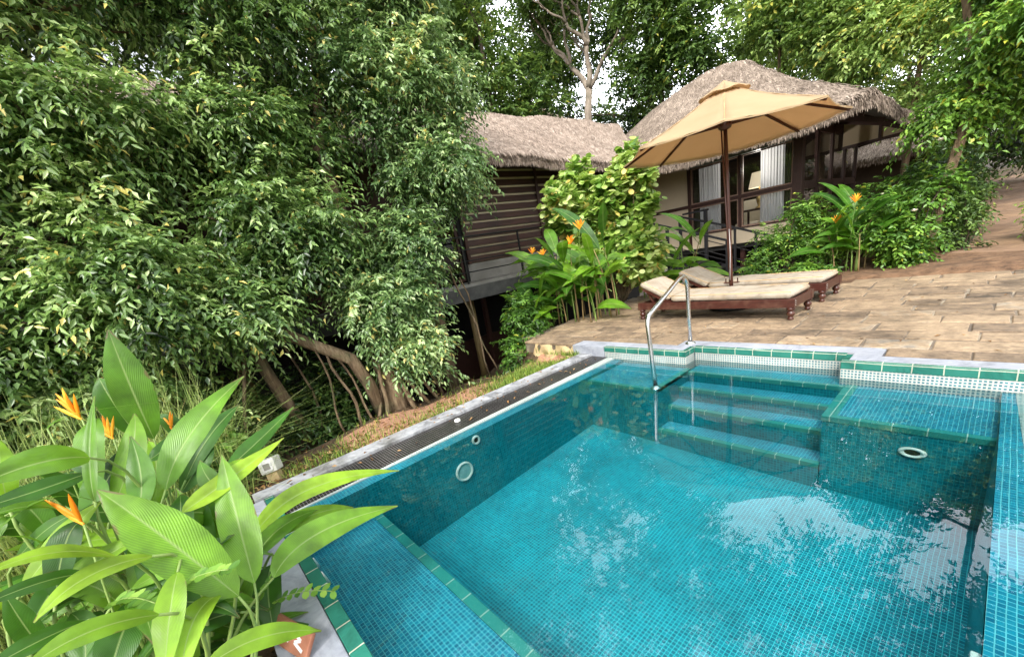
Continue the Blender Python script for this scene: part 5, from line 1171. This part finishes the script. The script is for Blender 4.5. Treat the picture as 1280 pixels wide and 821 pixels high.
shrub('dark rounded bush beside the start of the rising path', [((-.62, 9.95, .55), (.33, .40, .50), 44), ((-.60, 10.7, .9), (.30, .55, .6), 36)], M['leaf_dark'], 50, .065, .034, base=(-.45, 9.9, .05), pr=.17, bright=(.3, .95), group=gr_)
shrub('long dark hedge following the left side of the path', [((-.95, 12.2, 1.0), (.33, 1.2, .8), 60), ((-1.0, 14.6, 1.4), (.4, 1.5, .9), 60)], M['leaf_dark'], 51, .10, .05, base=(-.5, 12.5, .2), pr=.28, bright=(.15, .7), group=gr_)
shrub('mass of mid green foliage between the villa and the leaning tree', [((-1.9, 10.6, .8), (.65, .6, .5), 30), ((-1.2, 11.4, 1.15), (.6, .8, .5), 32), ((-2.3, 10.4, .5), (.5, .4, .4), 20)], M['leaf_shrub'], 52, .10, .05, base=(-1.8, 11, -.05), pr=.28, ntw=13, bright=(.1, .7), group=gr_)
shrub('small fern-like plant on the right side of the path', [((.42, 10.4, .55), (.14, .3, .22), 12)], M['leaf_shrub'], 53, .08, .03, base=(.35, 9.9, .1), pr=.18, bright=(.4, .9), spread=1.3)
shrub('low leafy ground plants along the dirt edge of the terrace', [((-3.0, 8.5, .05), (.5, .22, .12), 16), ((-2.2, 8.85, .08), (.4, .2, .14), 16)], M['leaf_shrub'], 54, .08, .04, base=(-2.6, 8.7, -.1), pr=.14, twl=.15, bright=(.2, .7))
for k, (p, s) in enumerate((((-.93, 8.86, .86), .055), ((-1.35, 9.1, 1.18), .03), ((-.79, 9.35, 1.78), .06), ((.18, 11.2, 1.2), .06))):
    mb = MB()
    for j in range(11):
        a = j * 2.4; ro = .35 + .65 * (j / 11); d = Vector((math.cos(a) * ro, math.sin(a) * ro - .4, .75 - .3 * ro)).normalized(); sd = d.cross(Vector((0, 0, 1))).normalized(); q = Vector(p)
        mb.grid([[q - sd * s * .12, q + sd * s * .12], [q + d * s * .6 - sd * s * .36, q + d * s * .6 + sd * s * .36], [q + d * s - sd * s * .16 + Vector((0, 0, -s * .1)), q + d * s + sd * s * .16 + Vector((0, 0, -s * .1))]], att=random.random())
    mb.build('flower', M['white_flower'], bpy.data.objects['shrub.002'] if 'shrub.002' in bpy.data.objects else None)
# leaning tree on the right
tree('leaning_tree', 'tree with a brown trunk leaning right beside the path', 'tree', [([(-.80, 9.45, -.05), (-.78, 9.5, .45), (-.72, 9.6, 1.05), (-.62, 9.75, 1.7), (-.58, 9.9, 2.4), (-.7, 10.1, 3.2), (-.9, 10.3, 4.2)], [.12, .08, .07, .062, .055, .05, .04]), ([(-.95, 9.4, -.05), (-.85, 9.48, .35), (-.76, 9.6, .8)], [.09, .06, .04])],
     [((-.62, 9.9, 2.15), (.48, .5, .26), 24), ((-.1, 9.8, 2.95), (.8, .8, .42), 40), ((-.30, 10.4, 3.9), (.9, .9, .5), 36), ((.3, 10.2, 4.1), (1.0, .9, .5), 36), ((.10, 10.4, 2.2), (.40, .6, .30), 20)], M['leaf_shrub'], M['bark'], seed=61, ntw=14, nlf=9, llen=.10, lwid=.045, pr=.28, twl=.42, bright=(.2, .9), droop=.5)
# trees behind -------------------------------------------------------
def bg(label, x, y, z0, top, lobes, mat, bark, seed, tr=.16, leaf=.20, dens=1., pr=.7, bright=(.1, .85), lean=0, name='tree', grp2='trees behind the villa'):
    h = top - z0
    tree(name, label, 'tree', [([(x, y, z0), (x + lean * .3, y, z0 + h * .35), (x + lean * .5, y, z0 + h * .6), (x + lean, y, z0 + h * .85)], [tr, tr * .8, tr * .6, tr * .4])], [(c, r, int(n * dens)) for c, r, n in lobes], mat, bark, ntw=13, nlf=9, llen=leaf, lwid=leaf * .46, pr=pr, twl=pr * .85, seed=seed, bright=bright, droop=.35, group=grp2, inner=.35)
bg('dark leafy tree rising behind the louvred wing, nearest the figs', -13.5, 12, 0, 11, [((-14.2, 12, 8.6), (2.4, 2, 2.2), 60), ((-13.0, 13.0, 6.8), (1.8, 1.8, 1.4), 40), ((-16.5, 13, 10.5), (2.4, 2, 2.2), 50), ((-14.5, 11, 12.5), (2.5, 2, 2), 50), ((-15.5, 12.5, 6.5), (1.8, 1.5, 1.3), 30)], M['leaf_bg'], M['bark_dark'], 71, bright=(.05, .7))
# tree with pale bare limbs
bare = thing('bare_limbed_tree', 'big tree with pale bare spreading limbs against the bright sky', 'tree', (-13.7, 18, 0))
mb = MB(); rg = np.random.default_rng(9)
mb.tube([(-13.8, 18, 0), (-13.7, 18, 4), (-13.55, 18, 6.8), (-13.35, 18, 8.0)], [.27, .22, .18, .16], 12, wob=.06)
ends = []
def fork(p, d, r, L_, depth):
    q = tuple(np.array(p) + unit(np.array(d, float)) * L_)
    pts = limbs(mb, p, q, r, r * .62, segs=6, wig=.16, rg=rg, n=8)
    if depth == 0: ends.append(q); return
    for s in range(2 if rg.uniform() < .55 else 3):
        nd = unit(np.array(d, float)) + rg.normal(size=3) * [.5, .35, .25] + [0, 0, .12]
        fork(pts[-1], nd, r * .60, L_ * rg.uniform(.65, .85), depth - 1)
    ends.append(q)
for d, r, l in (((-.75, .1, 1), .14, 1.7), ((.15, -.1, 1), .15, 1.6), ((.85, .2, .9), .12, 1.7), ((-.2, .4, 1), .10, 1.6)): fork((-13.35, 18, 7.95), d, r, l, 4)
fork((-13.6, 18, 6.2), (-.9, -.2, .7), .08, 2.2, 2)
mb.build('trunk', M['bark_pale'], bare)
E_ = np.array([e for i_, e in enumerate(ends) if e[2] > 11.6 or abs(e[0] + 13.3) > 2.2 or i_ % 4 == 0]); V, F, A = puff_leaves(E_, np.full(len(E_), .5), 9, 8, .18, .08, .4, .5, rg=rg, bright=(.1, .7)); np_mesh('crown', V, F, M['leaf_bg'], A, bare)
bg('dark low trees filling the space under the pale bare limbs', -13.8, 20.5, 0, 8.5, [((-15.2, 20, 6.8), (1.8, 1.2, .9), 30), ((-12.6, 20.5, 6.4), (1.6, 1.2, .8), 20), ((-17.5, 20, 8.2), (2, 1.5, 1.6), 34), ((-14.0, 21, 5.5), (3.5, 1.5, 1.2), 40)], M['leaf_dark'], M['bark_dark'], 72, bright=(.1, .7))
bg('tall dark tree above the middle of the villa roof, left of the bright ones', -9.8, 18, 0, 11, [((-10.4, 18, 7.6), (1.7, 1.5, 1.6), 56), ((-9.2, 18, 9.4), (1.9, 1.6, 1.6), 56), ((-10.6, 18.5, 10.8), (1.7, 1.6, 1.5), 40), ((-8.3, 18, 7.4), (1.2, 1.2, 1.1), 34), ((-9.8, 18, 12.8), (2.2, 1.8, 1.5), 44)], M['leaf_bg'], M['bark_dark'], 73, bright=(.05, .75))
bg('pale bright green tree far behind the ridge of the villa', -8.2, 27, 0, 12, [((-8.6, 27, 9.5), (2.6, 2, 2.0), 60), ((-6.2, 26, 8.4), (2.0, 1.8, 1.6), 46), ((-9.5, 27, 12.5), (2.6, 2, 1.6), 40), ((-7.2, 27, 6.5), (3, 2, 1.4), 40)], M['leaf_bright'], M['bark'], 74, leaf=.26, bright=(.25, .95), pr=.9)
bg('yellow-green tree with a slim trunk right of the roof ridge', -5.6, 18, 0, 8, [((-5.4, 18, 6.9), (1.7, 1.4, 1.0), 46), ((-3.6, 17.5, 6.2), (1.6, 1.4, 1.0), 42), ((-4.8, 18.5, 8.8), (2.2, 1.8, 1.3), 52), ((-3.8, 18.5, 4.9), (1.0, 1.0, .7), 20)], M['leaf_bg'], M['bark'], 75, tr=.10, bright=(.3, 1.), leaf=.19)
bg('branching tree with a thin dark trunk behind the right end of the roof', -2.1, 16.5, 0, 7, [((-2.8, 16.5, 5.3), (1.3, 1.1, .9), 36), ((-1.3, 16.2, 4.9), (1.3, 1.1, .9), 40), ((-2.0, 16.8, 6.8), (1.8, 1.5, 1.1), 46), ((-2.4, 16.8, 3.6), (.8, .8, .5), 16)], M['leaf_bright'], M['bark'], 76, tr=.09, bright=(.4, 1.), leaf=.15, lean=.3)
bg('bushy dark green tree over the upper part of the path', .3, 17, .5, 6, [((-.2, 17, 3.4), (1.2, 1.6, 1.1), 46), ((.7, 16, 5.0), (1.5, 1.4, 1.2), 46), ((-.1, 19, 2.1), (1.0, 1.5, .8), 30), ((1.3, 14.5, 3.4), (.8, 1.5, 1.2), 36)], M['leaf_dark'], M['bark_dark'], 77, tr=.12, bright=(.15, .8), leaf=.16)
bg('far green tree closing the view behind the cottage', -3.5, 27, 0, 7, [((-4.0, 27, 4.0), (2.4, 1.5, 2.0), 46), ((-.8, 27, 4.4), (2.4, 1.5, 2.2), 46), ((2.0, 26, 4.5), (2.2, 1.5, 2.4), 40), ((-1.5, 28, 7.5), (3, 1.5, 1.6), 46)], M['leaf_bright'], M['bark'], 78, leaf=.26, pr=.9, bright=(.1, .8))
bg('broad dark tree far behind the left end of the wing', -15, 4, -1, 12, [((-14.5, 3, 8), (2.5, 3, 2.4), 56), ((-15, 6.5, 10), (2.5, 2.8, 2.4), 56), ((-14, 0, 9), (2.5, 3, 2.6), 50), ((-15, 8.5, 7), (2, 2, 1.8), 36), ((-16, 4, 13), (3, 3.5, 2), 46)], M['leaf_bg'], M['bark_dark'], 79, bright=(.05, .6), leaf=.24, pr=.85)
bg('broad tree far behind the fig trees at the left edge', -15, -5, -1, 11, [((-13, -3.5, 6.5), (2.5, 3, 2.6), 46), ((-14, -7, 6), (2.5, 3, 2.6), 40), ((-13.5, -3, 10), (3, 3.4, 2), 40)], M['leaf_bg'], M['bark_dark'], 80, bright=(.05, .6), leaf=.26, pr=.9)
bg('hazy tree in the far gap left of the bare limbs', -22, 24, 0, 16, [((-22, 24, 13), (3.5, 3, 3), 60), ((-18, 26, 14), (3, 3, 2.6), 36), ((-24, 20, 17), (3.5, 3, 3), 40), ((-21, 24, 8), (4, 3, 2.5), 46)], M['leaf_bg'], M['bark_dark'], 81, leaf=.34, pr=1.1, bright=(.1, .8))

bg('very tall airy tree whose crown stands high above the villa', -12, 21, 0, 19, [((-15, 21, 15.5), (2.6, 2, 2.2), 30), ((-11.2, 20, 16.8), (2.2, 2, 2.0), 26), ((-13, 20, 20), (3, 2.5, 2.4), 34), ((-8.8, 21, 19.5), (2.8, 2.5, 2.2), 26), ((-18.5, 20, 18.5), (2.8, 2.5, 3), 30), ((-8.5, 22, 24), (3, 3, 2.5), 34), ((-16, 20, 25), (4, 3, 3), 40), ((-13, 18, 29), (4, 4, 3), 40), ((-7, 20, 30), (4, 4, 3), 36), ((-22, 18, 26), (4, 4, 4), 44), ((-9.5, 16, 19), (1.6, 1.6, 1.4), 16), ((-17, 14, 24), (3, 3, 2.6), 34), ((-11, 14, 25), (2.5, 2.5, 2), 22), ((-5, 15, 22.5), (1.8, 1.8, 1.4), 16)], M['leaf_bg'], M['bark'], 82, tr=.22, leaf=.30, pr=1.0, bright=(.1, .7))
bg('very tall airy tree whose crown hangs high over the path', .5, 19, .6, 17, [((-1.8, 18, 9.4), (1.8, 1.6, 1.2), 30), ((-2.2, 18, 16.2), (2.4, 2, 1.8), 26), ((1.4, 17, 12.6), (2.0, 2, 1.8), 26), ((-5.6, 19, 17.8), (2.0, 2, 1.8), 18), ((1.0, 17, 17.5), (2.6, 2.2, 2.2), 30), ((-2.5, 18, 21.5), (3, 3, 2.2), 36), ((2, 16, 22), (3, 3, 3), 34), ((-3.4, 18, 13.6), (2.0, 1.6, 1.1), 13), ((-.4, 17.5, 14.6), (1.4, 1.4, 1.0), 9), ((-3, 17, 26), (3.5, 3, 2.5), 34)], M['leaf_bg'], M['bark'], 83, tr=.2, leaf=.28, pr=.95, bright=(.1, .7))

# ================================================================== GRASS, VINES, SMALL THINGS
def blades(name, label, pts, hmin, hmax, w, mat, seed, lean=.5, cat='grass'):
    rg = np.random.default_rng(seed); n = len(pts); p = np.array(pts, float)
    h = rg.uniform(hmin, hmax, n); a = rg.uniform(0, 6.28, n); ln = np.minimum(np.abs(rg.normal(size=n)) * lean, 1.3)
    dv = np.stack([np.cos(a), np.sin(a), np.zeros(n)], 1); s = np.stack([-np.sin(a), np.cos(a), np.zeros(n)], 1) * (w * rg.uniform(.6, 1.2, n))[:, None]
    q1 = p + np.array([0, 0, 1.]) * (h * .55)[:, None] + dv * (h * ln * .25)[:, None]; q2 = p + np.array([0, 0, 1.]) * (h * (1 - .3 * np.minimum(ln, 1.5)))[:, None] + dv * (h * ln * .8)[:, None]
    V = np.stack([p - s, p + s, q1 + s * .8, q1 - s * .8, q2 + s * .1, q2 - s * .1], 1).reshape(-1, 3); i = np.arange(n)[:, None] * 6
    F = np.concatenate([i + [[0, 1, 2, 3]], i + [[3, 2, 4, 5]]], 0); A = np.clip(rg.normal(.5, .22, n), 0, 1)
    o = np_mesh(name, V, F, mat, np.concatenate([A, A])); tag(o, label, cat, kind='stuff'); return o
rs = random.Random(8); P = []
while len(P) < 6000:
    y = rs.uniform(.3, 3.95); x = -3.48 - abs(rs.gauss(0, .40)); 
    dens = 1 if y > 2.5 else (.35 + .5 * (math.sin(y * 5 + x * 4) > .3))
    if y < 2.7: dens *= .45
    if rs.random() < dens and x > -4.9: P.append((x, y, ground_h(x, y) - .005))
blades('grass', 'short bright grass between the kerb and the slope', P, .03, .11, .004, M['grass'], 91, lean=.7)
P = [(rs.uniform(-4.5, -3.1), rs.uniform(-2.2, .05), -.45) for _ in range(5200)]
blades('wild_grass', 'tangle of long thin wild grass behind the foreground leaves', [p for p in P if not (p[0] > -3.6 and p[1] > -.3)], .5, 1.55, .0035, M['straw_grass'], 92, lean=.8)
P = [(rs.uniform(-3.3, -1.5), rs.uniform(-1.2, -.4), -.46) for _ in range(1500)]
blades('wild_grass', 'thin grass growing among the heliconia stems', P, .2, .6, .004, M['straw_grass'], 93, lean=.6)
# fallen leaves
rg = np.random.default_rng(17); n = 1500
px = np.where(rg.uniform(size=n) < .6, -3.5 - np.abs(rg.normal(size=n)) * .5, rg.uniform(-3.6, -1.2, n)); py = np.where(px < -3.5, rg.uniform(-.3, 3.9, n), rg.uniform(-1.3, -.15, n))
pz = np.array([ground_h(a, b) for a, b in zip(px, py)]) + .012
d = rg.normal(size=(n, 3)) * [1, 1, .15]; V, F = leaves_arrays(np.stack([px, py, pz], 1), d, np.array([0, 0, 1.]) + rg.normal(size=(n, 3)) * .3, rg.uniform(.03, .08, n), rg.uniform(.015, .035, n)); A = rg.uniform(0, 1, n)
tag(np_mesh('fallen_leaves', V, F, M['dead_leaf'], np.concatenate([A, A])), 'dry brown leaves scattered beside the kerb and under the plants', 'leaves', kind='stuff')
n = 130; px = np.where(np.arange(n) < 70, rg.uniform(-3.47, -3.05, n), rg.uniform(-4.4, 1.0, n)); py = np.where(np.arange(n) < 70, rg.uniform(.2, 3.9, n), rg.uniform(4.3, 7.9, n)); pz = np.where(np.arange(n) < 70, -.098, .008) - np.where((np.arange(n) < 70) & (px > -3.29), .026, 0)
V, F = leaves_arrays(np.stack([px, py, pz], 1), rg.normal(size=(n, 3)) * [1, 1, .08], np.array([0, 0, 1.]) + rg.normal(size=(n, 3)) * .15, rg.uniform(.025, .06, n), rg.uniform(.012, .026, n)); A = rg.uniform(0, 1, n)
tag(np_mesh('fallen_leaves', V, F, M['dead_leaf'], np.concatenate([A, A])), 'few dry leaves fallen on the kerb and the terrace stones', 'leaves', kind='stuff')
# long arching grass straps in the foreground
strap = thing('strap_leaved_plant', 'plant with thin grey-green strap leaves arching in from the left edge', 'plant', (-2.2, -.6, -.42))
for k, (a, b, c) in enumerate((((-1.88, -.36, .70), (-1.80, -.47, .80), (-1.68, -.62, .70)), ((-2.2, -.45, .95), (-2.30, -.36, .96), (-2.45, -.15, .90)), ((-2.0, -.55, .6), (-1.9, -.62, .7), (-1.75, -.75, .6)))):
    mb = MB(); bigleaf(mb, a, b, c, .018, .55, (0, 0, 1), .3, 2, 12); mb.tube(curve3((-2.2, -.6, -.42), Vector(a) + Vector((0, 0, -.3)), a, 8), .003, 5, mi=1); mb.build('leaf', [M['leaf_big'], M['stem']], strap)
# creepers with rounded leaflets over the ledge
def creeper(label, pts, seed, s=.022, n=14):
    r = random.Random(seed); root = thing('creeper', label, 'creeper', pts[0], 'small-leaved creepers near the ledge'); c = curve3(*pts, n)
    mb = MB(); mb.tube(c, .0022, 5); mb.build('stem', M['stem'], root); mb = MB()
    for i in range(3, n + 1):
        for sg in (-1, 1):
            d = (c[min(i, n)] - c[i - 1]).normalized(); sd = d.cross(Vector((0, 0, 1))).normalized() * sg; a = (sd + d * .5 + Vector((0, 0, r.uniform(-.2, .3)))).normalized(); q = c[i]; w = a.cross(Vector((.2, .1, 1))).normalized(); L_ = s * r.uniform(.8, 1.2)
            rows = [[q + a * L_ * 2 * t - w * L_ * .62 * math.sin(math.pi * min(1, .08 + t * .92)) ** .6, q + a * L_ * 2 * t - Vector((0, 0, .002)), q + a * L_ * 2 * t + w * L_ * .62 * math.sin(math.pi * min(1, .08 + t * .92)) ** .6] for t in (0, .25, .5, .75, 1)]
            mb.grid(rows, att=r.uniform(.35, .85))
    mb.build('leaflets', M['leaf_shrub'], root)
creeper('creeper with rounded leaflets reaching over the green edge tiles', ((-1.98, -.15, -.10), (-1.83, -.02, .12), (-1.70, .16, .03)), 1, .020, 12)
creeper('creeper with rounded leaflets standing behind the terracotta sign', ((-1.95, -.2, -.2), (-1.85, -.08, .15), (-1.78, .0, .19)), 2, .024, 8)
creeper('pale fern-like creeper lying over the broad leaf in the foreground', ((-1.60, -.30, .40), (-1.50, -.20, .52), (-1.42, -.10, .50)), 3, .016, 14)
creeper('pale fern-like creeper among the lower left leaves', ((-1.75, -.45, .40), (-1.62, -.36, .50), (-1.50, -.29, .47)), 4, .017, 14)
# garden light
gl = thing('garden_light', 'small square white garden light on a brown stub beside the kerb', 'light', (-3.76, .27, -.22))
def place(mb, n, m, par, bevel=0):
    o = mb.build(n, M[m], None, bevel); o.parent = par; return o
mb = MB(); mb.box(-.045, .045, -.045, .045, 0, .115); place(mb, 'stub', 'sandstone', gl, .004)
mb = MB(); mb.box(-.066, .066, -.066, .066, .117, .235); h_ = place(mb, 'housing', 'white_pvc', gl, .008)
mb = MB(); mb.box(.0665, .072, -.042, .042, .133, .22); place(mb, 'glass_cover', 'white_paint', gl, .003)
mb = MB(); mb.box(.0725, .075, -.026, .026, .150, .202); place(mb, 'lens', 'base_grey', gl)
gl.rotation_euler = (R(8), R(-12), R(-30))
# terracotta sign with white painted strokes
sg = thing('terracotta_sign', 'terracotta plaque with white painted strokes leaning on the concrete ledge', 'sign', (-1.70, -.06, -.10))
mb = MB(); mb.box(-.17, .17, -.012, .012, 0, .13); place(mb, 'plaque', 'terracotta', sg, .006)
for P in ([(-.10, .095), (-.03, .075), (-.07, .060), (.0, .045)], [(.03, .095), (.10, .075), (.05, .055), (.13, .035)], [(-.12, .03), (-.06, .028)]):
    mb = MB()
    for a, b in zip(P, P[1:]): mb.beam((a[0], -.0135, a[1]), (b[0], -.0135, b[1]), .003, .015, up=(0, 0, 1))
    place(mb, 'painted_stroke', 'white_paint', sg)
sg.scale = (.78, .78, .78); sg.rotation_euler = (R(-38), 0, R(18))

# ================================================================== CAMERA, SKY, SUN
f_, yaw, pit, rol = 502.639, R(51.94873), R(17.2479), R(10.3104)
fw = Vector((-math.sin(yaw) * math.cos(pit), math.cos(yaw) * math.cos(pit), -math.sin(pit))); rt = Vector((math.cos(yaw), math.sin(yaw), 0)); up = rt.cross(fw)
c_, s_ = math.cos(rol), math.sin(rol); r2 = rt * c_ - up * s_; u2 = rt * s_ + up * c_
cam = bpy.data.cameras.new('camera'); co = bpy.data.objects.new('camera', cam); COL.objects.link(co)
co.matrix_world = Matrix(((r2.x, u2.x, -fw.x, 0), (r2.y, u2.y, -fw.y, 0), (r2.z, u2.z, -fw.z, 1.25), (0, 0, 0, 1)))
cam.sensor_fit = 'HORIZONTAL'; cam.sensor_width = 36; cam.lens = f_ / 1280 * 36; cam.shift_y = 69.5 / 1280; cam.clip_start = .05; cam.clip_end = 600
SC.camera = co
SUN_EL, SUN_AZ = R(47), R(148)       # azimuth measured clockwise from +Y: the sun stands behind and to the right of the camera
w = bpy.data.worlds.new('World'); SC.world = w; w.use_nodes = True; nt = w.node_tree; nt.nodes.clear()
sky = nt.nodes.new('ShaderNodeTexSky'); sky.sky_type = 'NISHITA'; sky.sun_disc = False; sky.sun_elevation = SUN_EL; sky.sun_rotation = SUN_AZ; sky.dust_density = 4; sky.air_density = 1.2
hs = nt.nodes.new('ShaderNodeHueSaturation'); hs.inputs['Saturation'].default_value = .22; hs.inputs['Value'].default_value = 2.5
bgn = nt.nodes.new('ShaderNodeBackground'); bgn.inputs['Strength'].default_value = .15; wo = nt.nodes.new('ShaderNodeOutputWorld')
# thin overcast, with a bright patch added beyond the villa for pool reflections
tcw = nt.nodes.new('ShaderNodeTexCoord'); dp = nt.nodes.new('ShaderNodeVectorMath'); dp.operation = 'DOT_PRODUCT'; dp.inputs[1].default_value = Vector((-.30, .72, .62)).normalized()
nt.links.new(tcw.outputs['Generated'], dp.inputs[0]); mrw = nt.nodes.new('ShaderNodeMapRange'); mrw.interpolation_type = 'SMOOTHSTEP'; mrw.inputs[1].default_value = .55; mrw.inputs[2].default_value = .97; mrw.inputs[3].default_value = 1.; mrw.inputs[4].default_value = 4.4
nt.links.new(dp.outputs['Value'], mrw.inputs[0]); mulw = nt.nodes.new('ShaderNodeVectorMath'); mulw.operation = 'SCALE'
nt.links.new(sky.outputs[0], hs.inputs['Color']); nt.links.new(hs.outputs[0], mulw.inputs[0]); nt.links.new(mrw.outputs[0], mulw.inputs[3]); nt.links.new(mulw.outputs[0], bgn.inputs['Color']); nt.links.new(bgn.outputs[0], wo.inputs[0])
sl = bpy.data.lights.new('sun', 'SUN'); sl.energy = 2.3; sl.angle = R(7); sl.color = (1, .95, .87); so_ = bpy.data.objects.new('sun', sl); COL.objects.link(so_)
sd = Vector((math.sin(SUN_AZ) * math.cos(SUN_EL), math.cos(SUN_AZ) * math.cos(SUN_EL), math.sin(SUN_EL)))
so_.rotation_euler = sd.to_track_quat('Z', 'Y').to_euler(); so_.location = (3, -5, 12)
SC.view_settings.view_transform = 'Standard'; SC.view_settings.look = 'None'; SC.view_settings.exposure = 0; SC.view_settings.gamma = 1
SC.render.engine = 'CYCLES'; SC.cycles.use_denoising = True; SC.cycles.max_bounces = 5; SC.cycles.transparent_max_bounces = 8; SC.cycles.diffuse_bounces = 2; SC.cycles.glossy_bounces = 2; SC.cycles.transmission_bounces = 3
SC.cycles.caustics_reflective = False; SC.cycles.caustics_refractive = False; SC.cycles.sample_clamp_indirect = 4
